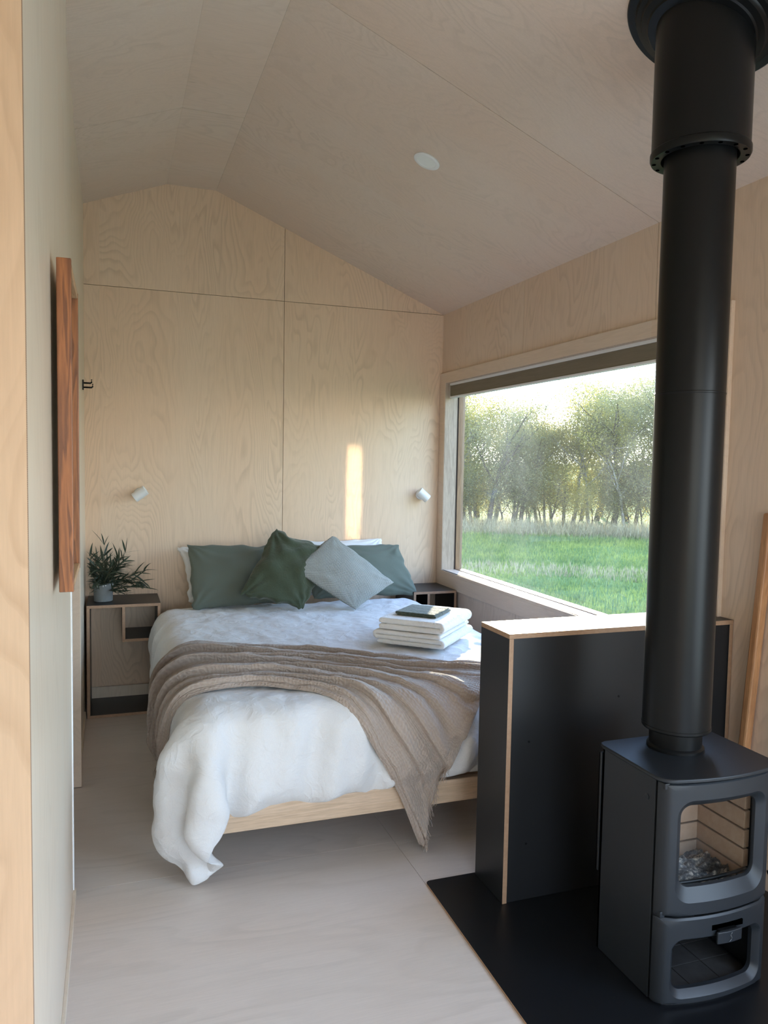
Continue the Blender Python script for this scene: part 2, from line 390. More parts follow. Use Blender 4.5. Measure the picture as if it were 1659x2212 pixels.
# right wall with the picture window and, behind the camera, a side window
WY0, WY1, WZ0, WZ1 = 2.60, 5.25, .81, 2.19
SY0, SY1, SZ0, SZ1 = -.75, 1.05, .45, 2.10
w = MB()
def wall_cells(mb, x0, x1, ys, zs, holes, m=0, gap=0.0):
    for i in range(len(ys)-1):
        for j in range(len(zs)-1):
            yc, zc = (ys[i]+ys[i+1])/2, (zs[j]+zs[j+1])/2
            if any(a < yc < b_ and c < zc < d_ for a, b_, c, d_ in holes): continue
            mb.box(x0, x1, ys[i], ys[i+1], zs[j], zs[j+1], m)
holes = [(WY0-.03, WY1+.03, WZ0-.03, WZ1+.03), (SY0, SY1, SZ0, SZ1)]
wall_cells(w, WR+T, WR+.16, [-2.3, SY0, SY1, WY0-.03, WY1+.03, 5.46], [-.05, SZ0, WZ0-.03, SZ1, WZ1+.03, EV+.02], holes, 1)
seams = [5.36, 4.15, 2.95, 1.75, .55, -.65, -2.2]
for a, b_ in zip(seams[1:], seams[:-1]):
    ys = sorted({a+G, b_-G, *[v for v in (WY0-.03, WY1+.03, SY0, SY1) if a < v < b_]})
    wall_cells(w, WR, WR+T, ys, [0, SZ0, WZ0-.03, SZ1, WZ1+.03, EV+.004], holes, 0)
struct(w.build('wall_right', ['wall_side', 'gap']))

# ceiling: two slopes and a flat strip
c = MB()
def slab(x0, z0, x1, z1, y0, y1, off=0):
    n = Vector((-(z1-z0), 0, x1-x0)).normalized()*T
    c.prism([(x0, y0+G, z0), (x1, y0+G, z1), (x1, y1-G, z1), (x0, y1-G, z0)], n, 0)
for y0, y1 in ((2.95, 5.36), (1.75, 2.95), (.55, 1.75), (-2.2, .55)): slab(RX1+.0002, RZ-.0003, WR+.02, EV-.008, y0, y1)
for y0, y1 in ((4.18, 5.36), (2.95, 4.18), (1.75, 2.95), (.55, 1.75), (-2.2, .55)):
    slab(RX0+.0002, RZ, RX1-.0002, RZ, y0, y1)
for y0, y1 in ((4.18, 5.36), (2.95, 4.18), (1.75, 2.95), (-2.2, 1.75)):
    sl = (RZ-LV)/(RX0-WLF); slab(-1.25, LV-sl*(1.25+WLF), RX0-.0002, RZ-.0003, y0, y1)
c.prism([(-1.3, -2.3, 2.79), (RX0, -2.3, RZ+.02), (RX1, -2.3, RZ+.02), (2.5, -2.3, EV-.04), (2.5, -2.3, 3.6), (-1.3, -2.3, 3.6)], (0, 7.8, 0), 1)
struct(c.build('ceiling', ['ceil', 'gap']))

# left wall: near stretch, doorway, far stretch, with the header over the opening
w = MB(); w.box(-.26, WLN, 1.452, 2.93, 0, 3.24)
struct(w.build('wall_left', 'wall_left', bevel=.002))
w = MB(); w.box(-.28, WLF, 3.95, D+.01, 0, 3.24)
struct(w.build('wall_left_far', 'wall_left', bevel=.001))
w = MB(); w.box(-.26, WLN-.02, 2.93, 3.95, 2.12, 3.24)
struct(w.build('wall_left_header', 'wall_left'))
w = MB(); w.box(-1.25, -.26, 2.2, 2.3, 0, 3.0); w.box(-1.25, -.26, 5.0, 5.1, 0, 3.0); w.box(-1.3, -1.2, 2.2, 5.1, 0, 3.0)
struct(w.build('wall_side_room', 'wall_left'))
t_ = MB(); t_.box(-.215, -.146, 3.925, 3.965, 0.004, 2.12); struct(t_.build('trim_1', 'trimw', bevel=.0015))
t_ = MB(); t_.box(-.20, WLN+.004, 2.915, 2.936, 0.0, 2.12); struct(t_.build('trim_2', 'white', bevel=.001))
b = MB(); b.box(WLN, WLN+.010, 1.45, 2.93, 0, .035); struct(b.build('baseboard_left', 'wall_left', bevel=.001))
b = MB(); b.box(WLF, WLF+.008, 3.965, 4.96, 0, .05); struct(b.build('baseboard_left_far', 'wall_left', bevel=.001))
# panel at the near left edge of the picture (end of the entry cupboard) with a shadow gap beside it
w = MB(); w.box(-1.15, -.1345, 1.42, 1.438, 0.0, 3.24, 0, {'+x': 2}); w.box(-1.15, -.15, 1.438, 1.452, 0, 3.24, 1)
struct(w.build('wall_front_left', ['orange', 'gap', 'ez']))
w = MB(); w.box(-1.3, -1.2, -2.2, 1.5, 0, 3.2); struct(w.build('wall_entry', 'wall_left'))
# rear wall with a wide glazed opening
w = MB(); wall = [(-1.3, -.35, 0, 3.2), (1.75, 2.45, 0, 3.2), (-.35, 1.75, 2.25, 3.4)]
for x0, x1, z0, z1 in wall: w.box(x0, x1, -2.2, -2.1, z0, z1)
struct(w.build('wall_rear', 'wall_left'))

# ---- picture window
tr = MB(); tz0, tz1, ty0, ty1, tw = .690, 2.265, 2.47, 5.345, .075
xA, xB = WR-.018, WR+.001
tr.prism([(xB, ty0, tz1), (xB, ty1, tz1), (xB, WY1, WZ1), (xB, WY0, WZ1)], (xA-xB, 0, 0))
tr.prism([(xB, ty0, tz0), (xB, ty1, tz0), (xB, WY1, WZ0), (xB, WY0, WZ0)], (xA-xB, 0, 0))
tr.prism([(xB, ty1, tz0), (xB, ty1, tz1), (xB, WY1, WZ1), (xB, WY1, WZ0)], (xA-xB, 0, 0))
tr.prism([(xB, ty0, tz0), (xB, ty0, tz1), (xB, WY0, WZ1), (xB, WY0, WZ0)], (xA-xB, 0, 0))
win = empty('window_1', (WR, 3.9, WZ0)); struct(win); 
tr.build('window_trim', 'trimw', win, bevel=.0012)
rv_ = MB(); X2 = 2.415
rv_.box(xA+.003, X2, WY1-.0025, WY1+.02, WZ0-.02, WZ1+.02); rv_.box(xA+.003, X2, WY0-.02, WY0+.0025, WZ0-.02, WZ1+.02)
rv_.box(xA+.003, X2, WY0, WY1, WZ1-.0025, WZ1+.02); rv_.build('reveal', 'reveal', win, bevel=.001)
sl = MB(); sl.box(xA-.002, 2.50, WY0-.01, WY1+.01, WZ0-.022, WZ0); sl.build('sill', MT['trimw'], win, bevel=.0015)
gk = MB()
for a in ((WY1-.004, WY1+.02, WZ0, WZ1), (WY0-.02, WY0+.004, WZ0, WZ1), (WY0, WY1, WZ1-.004, WZ1+.02)): gk.box(X2-.001, 2.424, *a)
gk.build('gasket', 'gap', win)
sa = MB()
for a in ((WY1-.006, WY1+.03, WZ0, WZ1), (WY0-.03, WY0+.012, WZ0, WZ1), (WY0, WY1, WZ1-.03, WZ1+.03), (WY0, WY1, WZ0-.02, WZ0+.004)): sa.box(2.424, 2.475, *a)
sa.build('sash', 'sash', win, bevel=.0015)
def glass_mat(dirt=True):
    m = bpy.data.materials.new('window glass'); m.use_nodes = True; nt = m.node_tree; nt.nodes.clear()
    out = N(nt, 'ShaderNodeOutputMaterial'); tr_ = N(nt, 'ShaderNodeBsdfTransparent'); gl_ = N(nt, 'ShaderNodeBsdfGlossy'); gl_.inputs['Roughness'].default_value = .02
    tr_.inputs[0].default_value = (.96, .985, .975, 1)
    fr = N(nt, 'ShaderNodeLayerWeight'); fr.inputs[0].default_value = .5
    fk = mth(nt, 'MULTIPLY_ADD', mth(nt, 'POWER', fr.outputs['Facing'], 5.0), .7, .03)
    m1 = N(nt, 'ShaderNodeMixShader'); lnk(nt, fk, m1.inputs[0]); lnk(nt, tr_.outputs[0], m1.inputs[1]); lnk(nt, gl_.outputs[0], m1.inputs[2])
    if dirt:
        tl = N(nt, 'ShaderNodeBsdfTranslucent'); tl.inputs[0].default_value = (.95, .97, 1.0, 1)
        df = N(nt, 'ShaderNodeBsdfDiffuse'); df.inputs[0].default_value = (.8, .85, .85, 1)
        md = N(nt, 'ShaderNodeMixShader'); md.inputs[0].default_value = .35; lnk(nt, tl.outputs[0], md.inputs[1]); lnk(nt, df.outputs[0], md.inputs[2])
        v = coords(nt, (1, 1.0, .8), (.5, 0, 0)); n = noise(nt, v, 2.2, 6, .62, .8)
        v2 = coords(nt, (1, .5, 3.0), (-.6, 0, 0)); n2 = noise(nt, v2, 9, 5, .7, 2.0)
        a = ramp(nt, n.outputs[0], [(.40, (.010,)*3), (.75, (.036,)*3)])
        b_ = ramp(nt, n2.outputs[0], [(.66, (0, 0, 0)), (.70, (.07,)*3), (.74, (0, 0, 0))])
        k = mth(nt, 'ADD', a, b_)
        m2 = N(nt, 'ShaderNodeMixShader'); lnk(nt, k, m2.inputs[0]); lnk(nt, m1.outputs[0], m2.inputs[1]); lnk(nt, md.outputs[0], m2.inputs[2])
        lnk(nt, m2.outputs[0], out.inputs[0])
    else: lnk(nt, m1.outputs[0], out.inputs[0])
    return m
MT['glass'] = glass_mat(); MT['glass2'] = glass_mat(False)
g = MB(); g.box(2.455, 2.459, WY0, WY1, WZ0-.01, WZ1+.01); g.build('pane', 'glass', win)
# side window behind the camera (frame only: the daylight comes in here)
w = MB()
for a in ((SY0, SY0+.06, SZ0, SZ1), (SY1-.06, SY1, SZ0, SZ1), (SY0, SY1, SZ0, SZ0+.06), (SY0, SY1, SZ1-.06, SZ1)): w.box(2.36, 2.41, *a)
struct(w.build('window_2', 'sash', bevel=.002))

# ---- roller blind
bl = empty('roller_blind', (2.37, 3.93, 2.08)); tag(bl, 'taupe roller blind rolled up at the top of the picture window', 'blind')
def blind_mat():
    m, nt, b = new_mat('blind fabric'); v = coords(nt, (1, .06, 1)); n = noise(nt, v, 60, 4, .7)
    c = mixc(nt, n.outputs[0], (.145, .120, .080), (.235, .200, .145)); lnk(nt, c, b.inputs['Base Color']); b.inputs['Roughness'].default_value = .8
    return m
MT['blind'] = blind_mat()
q = MB(); q.box(2.345, 2.405, 2.63, 5.243, 2.172, 2.189); q.build('head_rail', 'rail', bl, bevel=.002)
q = MB(); pr = [(2.352, 2.172), (2.349, 2.10), (2.353, 2.092), (2.358, 2.092), (2.395, 2.172)]
q.prism([(x_, 2.64, z_) for x_, z_ in pr], (0, 5.238-2.64, 0)); q.build('fabric', 'blind', bl)
q = MB(); q.prism([(2.346, 2.635, 2.093), (2.346, 2.635, 2.083), (2.352, 2.635, 2.079), (2.372, 2.635, 2.079), (2.372, 2.635, 2.093)], (0, 5.241-2.635, 0)); q.build('bottom_bar', 'rail', bl, bevel=.001)

# ------------------------------------------------------------------ half wall (black) and hearth
bx = empty('half_wall', (1.83, 2.51, 0)); tag(bx, 'waist high black laminate divider with plywood edges between bed and stove', 'divider')
X0, X1, Y0, Y1, H = 1.327, 2.328, 2.40, 2.622, 1.0
def edged(name, x0, x1, y0, y1, z0, z1, faces, mats, parent): 
    q = MB(); q.box(x0, x1, y0, y1, z0, z1, 0, faces); return q.build(name, mats, parent, bevel=.0008)
edged('top_panel', X0, X1, Y0, Y1, H-.018, H, {'-x': 1, '-y': 1, '+x': 1, '+y': 1}, ['black', 'ez'], bx)
edged('side_panel', X0, X0+.018, Y0, Y1, .0085, H-.018, {'-y': 1, '+y': 1}, ['black', 'ex'], bx)
edged('side_panel', X1-.018, X1, Y0, Y1, .0085, H-.018, {'-y': 1, '+y': 1}, ['black', 'ex'], bx)
edged('front_panel', X0+.018, X1-.018, Y0+.004, Y0+.022, .0085, H-.018, {}, ['black'], bx)
edged('back_panel', X0+.018, X1-.018, Y1-.022, Y1-.004, .0085, H-.018, {}, ['black'], bx)
for (x_, z_) in ((1.80, .735), (1.42, .60), (1.42, .22)):
    q = MB(); q.lathe([(0.0045, 0), (.0045, .0012)], (x_, Y0+.004, z_), 12, 0, (Vector((1, 0, 0)), Vector((0, 0, 1)), Vector((0, -1, 0)))); q.build('screw', 'steel', bx)
he = MB()
pts = []
for cx, cy, a0 in ((1.12+.02, 2.63-.02, 90), ):
    for k in range(7): a = math.radians(a0+90*k/6); pts.append((cx+.02*math.cos(a), cy+.02*math.sin(a), 0.0))
pts += [(1.10, 1.10, 0), (2.328, 1.10, 0), (2.328, 2.63, 0)]
he.prism(pts, (0, 0, .008), 0, 1)
o = he.build('hearth_sheet', ['hearth', 'ez']); tag(o, 'flat black hearth sheet on the floor under the wood stove', 'hearth')

# ------------------------------------------------------------------ nightstands
def nightstand(name, x0, x1, label, flip=False):
    r = empty(name, ((x0+x1)/2, 5.14, 0)); tag(r, label, 'nightstand', 'black nightstands either side of the bed')
    y0, y1, t = 4.97, 5.335, .018
    XX = lambda a: (x0+a) if not flip else (x1-a)
    def pan(n, a0, a1, z0, z1, fy):
        a, b_ = sorted((XX(a0), XX(a1))); q = MB(); q.box(a, b_, y0, y1, z0, z1, 0, {'-y': 1}); q.build(n, ['black', fy], r, bevel=.0008)
    w_ = x1-x0
    pan('top', 0, w_, .682, .70, 'ez'); pan('side', 0, t, .018, .682, 'ex'); pan('side', w_-t, w_, .018, .682, 'ex')
    pan('bottom', 0, w_, 0.0, .018, 'ez'); pan('divider', .205, .205+t, .483, .682, 'ex'); pan('shelf', .205, w_-t, .465, .483, 'ez')
    q = MB()
    a, b_ = sorted((XX(t), XX(w_-t))); q.box(a, b_, 5.310, 5.316, .11, .682); q.build('back', 'wall_back', r)
    return r
nightstand('nightstand', -.150, .283, 'black nightstand left of the bed with the vase of leaves on top')
nightstand('nightstand', 1.985, 2.312, 'small black nightstand right of the bed under the window corner', True)

# ------------------------------------------------------------------ vase with eucalyptus
va = empty('vase', (-.055, 5.12, .70)); tag(va, 'small grey concrete pot on the left nightstand', 'vase')
q = MB(); q.lathe([(.050, 0), (.056, .004), (.057, .06), (.059, .105), (.0605, .112), (.059, .117), (.053, .117), (.051, .10), (.05, .02)], (-.055, 5.12, .70), 40, 0, None, True)
rnd = random.Random(5)
for k in range(22):
    a = rnd.uniform(0, 2*PI); l = rnd.uniform(.004, .014); r = .0600; w2 = rnd.uniform(.05, .14)
    z0 = .70+.113
    v = [(-.055+r*math.cos(a+d_), 5.12+r*math.sin(a+d_), z0-dz) for d_, dz in ((-w2, 0), (w2, 0), (w2*.6, l), (0, l*1.5), (-w2*.6, l*.7))]
    q.add(v, [(0, 1, 2, 3, 4)], 1)
q.build('pot_body', ['concrete', 'chip'], va, auto=50)
def leaf_mat(name, c1, c2, tr=.25):
    m, nt, b = new_mat(name); oi = N(nt, 'ShaderNodeTexCoord'); n = noise(nt, oi.outputs['Object'], 11, 2, .5)
    n9 = noise(nt, oi.outputs['Object'], .55, 3, .6); f9 = mth(nt, 'MULTIPLY', n.outputs[0], mth(nt, 'MULTIPLY', n9.outputs[0], 2.0)); c = mixc(nt, ramp(nt, f9, [(.3, (0, 0, 0)), (.7, (1, 1, 1))]), c1, c2); lnk(nt, c, b.inputs['Base Color']); b.inputs['Roughness'].default_value = .5
    tl = N(nt, 'ShaderNodeBsdfTranslucent'); lnk(nt, c, tl.inputs[0]); mx_ = N(nt, 'ShaderNodeMixShader'); mx_.inputs[0].default_value = tr
    out = [n_ for n_ in nt.nodes if n_.type == 'OUTPUT_MATERIAL'][0]
    lnk(nt, b.outputs[0], mx_.inputs[1]); lnk(nt, tl.outputs[0], mx_.inputs[2]); lnk(nt, mx_.outputs[0], out.inputs[0])
    return m
MT['euc'] = leaf_mat('eucalyptus leaf', (.032, .048, .032), (.085, .11, .068)); MT['stem'] = plain('stem', (.10, .09, .05), .6)
bq = empty('eucalyptus_bunch', (-.055, 5.12, .81)); tag(bq, 'bunch of long dark green gum leaves in the grey pot', 'foliage')
def leafblade(q, p, d, L, w2, droop, rnd, up=Vector((0, 0, 1))):
    side = d.cross(up)
    if side.length < .05: side = Vector((1, 0, 0))
    side.normalize(); side = (Matrix.Rotation(rnd.uniform(-1.2, 1.2), 3, d) @ side)
    nseg = 6; vs = []; cur = Vector(p); dd = d.copy()
    for i in range(nseg+1):
        t = i/nseg; ww = w2*(math.sin(PI*min(1, t*.93+.07))**.8)*(1-.25*t)
        if i == nseg: ww = .0003
        vs += [cur-side*ww, cur+side*ww]
        dd = (dd + Vector((0, 0, -droop/nseg))).normalized(); cur = cur+dd*(L/nseg)
    q.add(vs, [(2*i, 2*i+1, 2*i+3, 2*i+2) for i in range(nseg)])
base = Vector((-.055, 5.12, .80))
dirs = []
for k in range(34):
    a = rnd.uniform(0, 2*PI); el = rnd.uniform(.05, 1.3)
    dirs.append((Vector((math.cos(a)*math.cos(el), math.sin(a)*math.cos(el)*.75, math.sin(el))), rnd.uniform(.12, .24)))
dirs += [(Vector((.42, -.25, .85)), .30), (Vector((.75, -.2, .60)), .26), (Vector((.85, -.15, .42)), .24), (Vector((.1, -.2, .95)), .30), (Vector((-.25, -.3, .9)), .27), (Vector((.6, -.3, .25)), .22)]
for (d, L) in dirs:
    d = d.normalized(); q = MB(); st_ = MB(); p = base + Vector((rnd.uniform(-.03, .03), rnd.uniform(-.03, .03), -.03)); pts = [p.copy()]; dd = d.copy()
    for i in range(8):
        dd = (dd+Vector((0, 0, -.05))+Vector((rnd.uniform(-.05, .05), rnd.uniform(-.05, .05), 0))).normalized(); p = p+dd*L/8
        p.x = max(p.x, -.135); p.y = min(p.y, 5.325)
        pts.append(p.copy())
    sp_o = MB(); st_.tube(pts, [.0022*(1-.08*i) for i in range(9)], 5)
    for i in range(2, 9):
        for s_ in range(2 if i < 8 else 3):
            a = rnd.uniform(0, 2*PI); sd = (Matrix.Rotation(a, 3, dd) @ dd.orthogonal().normalized())
            ld = (dd*.75+sd*rnd.uniform(.4, .9)).normalized()
            Lf = rnd.uniform(.06, .125)
            e_ = pts[i]+ld*Lf
            if e_.x < -.146 or e_.y > 5.325 or e_.z < .79: continue
            leafblade(q, pts[i], ld, Lf, rnd.uniform(.0042, .0075), rnd.uniform(.1, .9), rnd)
    so = st_.build('stem', 'stem', bq, smooth=True)
    q.build('leaves', 'euc', so, smooth=True, fix=False)

# ------------------------------------------------------------------ wall lamps, hook, downlight
def wall_lamp(x, z, ang, label):
    r = empty('wall_lamp', (x, D, z)); tag(r, label, 'lamp', 'white reading lamps on the end wall')
    q = MB(); q.lathe([(.036, 0), (.037, .003), (.037, .014), (.035, .017)], (x, D, z), 32, 0, (Vector((1, 0, 0)), Vector((0, 0, 1)), Vector((0, -1, 0)))); q.build('wall_plate', 'white', r, auto=40)
    q = MB(); q.lathe([(.008, .018), (.008, .05)], (x, D, z), 16, 0, (Vector((1, 0, 0)), Vector((0, 0, 1)), Vector((0, -1, 0)))); q.build('arm', 'white', r, auto=40)
    ax = Vector((math.cos(ang), -.12, math.sin(ang))).normalized(); sx = ax.cross(Vector((0, 1, 0))).normalized(); sy2 = ax.cross(sx)
    q = MB(); q.lathe([(.0, -.045), (.031, -.045), (.0325, -.043), (.0325, .043), (.031, .045), (.026, .045), (.024, .030), (0, .030)], (x, D-.066, z), 40, 0, (sx, sy2, ax), False); q.build('lamp_head', 'white', r, auto=35)
wall_lamp(.172, 1.368, math.radians(37), 'small white reading lamp on the wall above the leafy pot')
wall_lamp(2.170, 1.366, math.radians(-42), 'small white reading lamp on the wall beside the picture window')
hk = empty('coat_hook', (WLF, 5.0, 2.04)); tag(hk, 'black double coat hook on the left wall beyond the timber frame', 'hook')
q = MB(); q.box(WLF, WLF+.008, 4.985, 5.015, 2.003, 2.063); q.build('hook_plate', 'steel', hk, bevel=.001)
for (zz, L_, yy) in ((2.045, .052, 5.006), (2.018, .058, 4.994)):
    q = MB(); q.tube([(WLF+.004, yy, zz), (WLF+L_-.006, yy, zz), (WLF+L_, yy, zz+.006), (WLF+L_, yy, zz+.022)], .0052, 10); q.build('prong', 'steel', hk, smooth=True)
sv = Vector((WR-RX1, 0, EV-RZ)).normalized(); nd = Vector((sv.z, 0, -sv.x))     # down the slope, and away from the ceiling
cpt = Vector((1.447, 3.568, 0)); cpt.z = slope(1.447)-.0005
dl = empty('ceiling_downlight', cpt); tag(dl, 'round white recessed downlight in the sloping ceiling', 'ceiling light')
q = MB(); q.lathe([(.055, 0), (.0665, 0), (.0665, .004), (.062, .007), (.048, .006), (.046, .003)], cpt, 56, 0, (sv, Vector((0, 1, 0)), nd), False); q.build('ring', 'white', dl, auto=40)
q = MB(); q.lathe([(0.0001, .0042), (.047, .0042)], cpt, 48, 0, (sv, Vector((0, 1, 0)), nd), False); q.build('diffuser', 'diff', dl, smooth=True)

# ------------------------------------------------------------------ timber framed mirror-like frame on the left wall
fr = empty('wall_frame', (-.12, 2.28, 1.26)); tag(fr, 'tall deep orange brown timber frame hung on the left wall', 'frame')
fx0, fx1, fy0, fy1, fz0, fz1 = -.126, -.092, 2.07, 2.49, 1.262, 2.085
q = MB(); q.box(fx0, fx1, fy0, fy0+.022, fz0, fz1); q.build('side_rail', 'jarrah', fr, bevel=.002)
q = MB(); q.box(fx0, fx1, fy1-.018, fy1, fz0+.005, fz1-.005); q.build('side_rail', 'jarrah', fr, bevel=.002)
q = MB(); q.box(fx0, fx1-.001, fy0+.022, fy1-.022, fz1-.022, fz1-.003); q.build('top_rail', 'jarrahy', fr, bevel=.002)
q = MB(); q.box(fx0, fx1-.001, fy0+.022, fy1-.022, fz0+.003, fz0+.022); q.build('bottom_rail', 'jarrahy', fr, bevel=.002)
MT['mirror'] = plain('pale backing', (.50, .52, .47), .35)
q = MB(); q.box(fx0+.004, fx0+.010, fy0+.02, fy1-.02, fz0+.02, fz1-.02); q.build('panel', 'mirror', fr)

# ------------------------------------------------------------------ leaning timber post at the right edge, firewood basket
q = MB(); q.prism([(2.288, 2.315, .0), (2.324, 2.315, .0), (2.324, 2.350, .0), (2.288, 2.350, .0)], (-.004+.006, -.107, 1.437))
o = q.build('timber_post', 'pole', bevel=.007); tag(o, 'slim light brown timber post leaning by the right wall behind the stove', 'post')

# ------------------------------------------------------------------ wood stove
st = empty('wood_stove', (1.71, 1.93, .008)); tag(st, 'charcoal wood burning stove with glass door and log store below', 'stove')
cx = 1.71; hw = .205; yB = 2.095; Z0 = .010
def yfront(x, bul=.030, rad=.030, hw_=None, base=1.785):
    h_ = hw_ or hw; a = abs(x-cx)/h_
    y = base-bul*(1-a*a)
    e_ = h_-abs(x-cx)
    if e_ < rad: y += rad-math.sqrt(max(0, rad*rad-(rad-e_)**2))
    return y
def plan(hw_, bul, rad, base, yb, rb=.02, n=22):
    pts = []
    for k in range(n+1):
        a = -PI/2+PI*k/n; x_ = cx+hw_*math.sin(a); pts.append((x_, yfront(x_, bul, rad, hw_, base)))
    pts += [(cx+hw_, yb-rb), (cx+hw_-.3*rb, yb-.3*rb), (cx+hw_-rb, yb), (cx-hw_+rb, yb), (cx-hw_+.3*rb, yb-.3*rb), (cx-hw_, yb-rb)]
    return pts
# top plate
q = MB(); pl = plan(.220, .032, .040, 1.772, yB, .03, 40); q.prism([(x_, y_, .690) for x_, y_ in pl], (0, 0, .012)); q.build('top_plate', 'iron', st, bevel=.003, auto=35)
# body shell: sides, back, floor, mid shelf, roof
q = MB()
for s_ in (-1, 1):
    xo = cx+s_*(hw-.004); xi = cx+s_*(hw-.016)
    q.box(min(xo, xi), max(xo, xi), 1.826, yB-.01, Z0, .690)
q.box(cx-hw+.004, cx+hw-.004, yB-.022, yB-.010, Z0, .690)
for z0, z1 in ((Z0, Z0+.012), (.262, .282), (.672, .690)): q.box(cx-hw+.012, cx+hw-.012, 1.80, yB-.015, z0, z1)
q.build('body', 'iron', st, bevel=.002)
q = MB(); q.box(cx-hw, cx-hw+.004, yB-.009, yB+.004, .27, .665); q.box(cx-hw, cx+hw, yB-.002, yB+.004, .27, .665); q.build('heat_shield', 'black', st, bevel=.001)
q = MB(); q.lathe([(.0095, 0), (.0095, .0012), (.0075, .0022), (.0002, .0026)], (cx-hw+.0035, 1.862, .615), 24, 0, (Vector((0, 1, 0)), Vector((0, 0, 1)), Vector((-1, 0, 0)))); q.build('side_plug', 'iron', st, auto=30)
# curved front plates with rounded openings, lofted loops
def rrect(x0, x1, z0, z1, r, n=72):
    r = min(r, (x1-x0)/2-.001, (z1-z0)/2-.001); pts = []; k = n//4
    per = []
    for (cx_, cz_, a0) in ((x1-r, z0+r, -90), (x1-r, z1-r, 0), (x0+r, z1-r, 90), (x0+r, z0+r, 180)):
        arc = [(cx_+r*math.cos(math.radians(a0+90*i/(k//2))), cz_+r*math.sin(math.radians(a0+90*i/(k//2)))) for i in range(k//2+1)]
        per.append(arc)
    out = []
    for i in range(4):
        out += per[i]; a = per[i][-1]; b_ = per[(i+1) % 4][0]; m_ = k-(k//2+1)
        out += [(a[0]+(b_[0]-a[0])*j/(m_+1), a[1]+(b_[1]-a[1])*j/(m_+1)) for j in range(1, m_+1)]
    return out
def front_plate(name, x0, x1, z0, z1, loops, parent, mat='iron', sag=0.0):
    """loops: list of (inset_l, inset_r, inset_bottom, inset_top, corner radius, depth offset)"""
    q = MB(); n = 72; hh = (x1-x0)/2
    L = []; full = []
    for k_, lp in enumerate(loops):
        if k_ == 3:
            for j_ in range(1, 6): full.append(tuple(a_+(b_-a_)*j_/6 for a_, b_ in zip(loops[2], lp)))
        full.append(lp)
    for (il, ir, ib, it, r, dy) in full:
        ring = []
        for (x_, z_) in rrect(x0+il, x1-ir, z0+ib, z1-it, r, n):
            yy = yfront(x_, .030, .030, hh+.0005, 1.780)+dy
            ring.append((x_, yy, z_))
        L.append(ring)
    b0 = len(q.v)
    for ring in L: q.v += ring
    for j in range(len(L)-1):
        for i in range(n):
            i2 = (i+1) % n; q.f.append([b0+j*n+i, b0+j*n+i2, b0+(j+1)*n+i2, b0+(j+1)*n+i]); q.m.append(0)
    for i in range(n):   # close the back
        i2 = (i+1) % n; q.f.append([b0+(len(L)-1)*n+i, b0+(len(L)-1)*n+i2, b0+i2, b0+i]); q.m.append(0)
    return q.build(name, mat, parent, auto=28)
XL, XR = cx-hw+.001, cx+hw-.001
dr = front_plate('door', XL, XR, .284, .683, [(0, 0, 0, 0, .004, .008), (0, 0, 0, 0, .004, .004), (.003, .003, .004, .004, .006, 0), (.040, .040, .040, .050, .050, 0),
      (.044, .044, .045, .055, .046, .003), (.064, .064, .078, .072, .034, .021), (.066, .066, .080, .074, .032, .026), (.066, .066, .080, .074, .032, .033)], st)
gq = MB(); nx = 24
for i in range(nx):
    xa = XL+.06+(XR-XL-.12)*i/nx; xb = XL+.06+(XR-XL-.12)*(i+1)/nx
    ya, yb_ = yfront(xa, .03, .03, hw, 1.78)+.030, yfront(xb, .03, .03, hw, 1.78)+.030
    gq.add([(xa, ya, .355), (xb, yb_, .355), (xb, yb_, .62), (xa, ya, .62)], [(0, 1, 2, 3)])
gq.build('door_glass', 'glass2', dr, smooth=True)
front_plate('store_front', XL, XR, .016, .278, [(0, 0, 0, 0, .004, .008), (0, 0, 0, 0, .004, .004), (.002, .002, .003, .006, .008, 0), (.036, .036, .016, .062, .040, 0),
      (.040, .040, .020, .066, .038, .003), (.054, .054, .034, .076, .028, .020), (.055, .055, .035, .077, .027, .033)], st)
q = MB(); pl = plan(hw-.012, .030, .03, 1.79, yB-.02, .02, 24); q.prism([(x_, y_, .008) for x_, y_ in pl], (0, 0, .010)); q.build('base', 'black', st)
for zz in (.672, .286):
    q = MB(); q.box(XL+.003, XL+.020, 1.784, 1.812, zz-.006, zz+.012); q.build('hinge', 'iron', st, bevel=.002)
# handle slider over the store, with its small raised flame mark
sl_ = empty('air_slider', (1.755, 1.74, .20)); sl_.parent = st; sl_.matrix_parent_inverse = st.matrix_world.inverted()
q = MB(); ys_ = lambda x_: yfront(x_, .03, .03, hw, 1.78)
n_ = 8; pts = [(1.680+.092*i/n_, ys_(1.680+.092*i/n_)-.016-.002*math.sin(PI*i/n_)) for i in range(n_+1)]
q.prism([(x_, y_, .196) for x_, y_ in pts]+[(x_, y_+.008, .196) for x_, y_ in pts[::-1]], (0, 0, .036)); q.build('slider_plate', 'iron', sl_, bevel=.0025)
q = MB(); q.box(1.690, 1.754, ys_(1.72)-.012, 1.80, .229, .235); q.build('slider_tongue', 'steel', sl_)
q = MB(); q.box(1.672, 1.786, ys_(1.70)-.0004, 1.77, .232, .248); q.build('slot', 'hole', sl_)
q = MB(); fm = [(1.748, .186), (1.753, .190), (1.7555, .195), (1.7525, .1995), (1.750, .204), (1.753, .2085), (1.757, .211)]
fm = [(x_-.026, z_+.016) for x_, z_ in fm]
q.tube([(x_, ys_(x_)-.0188, z_) for x_, z_ in fm], [.0006, .001, .0013, .0013, .0011, .0009, .0005], 6); q.box(1.719, 1.726, ys_(1.722)-.0188, ys_(1.722)-.017, .2005, .2012)
q.build('raised_flame_mark', plain('worn metal mark', (.10, .11, .12), .4), sl_)
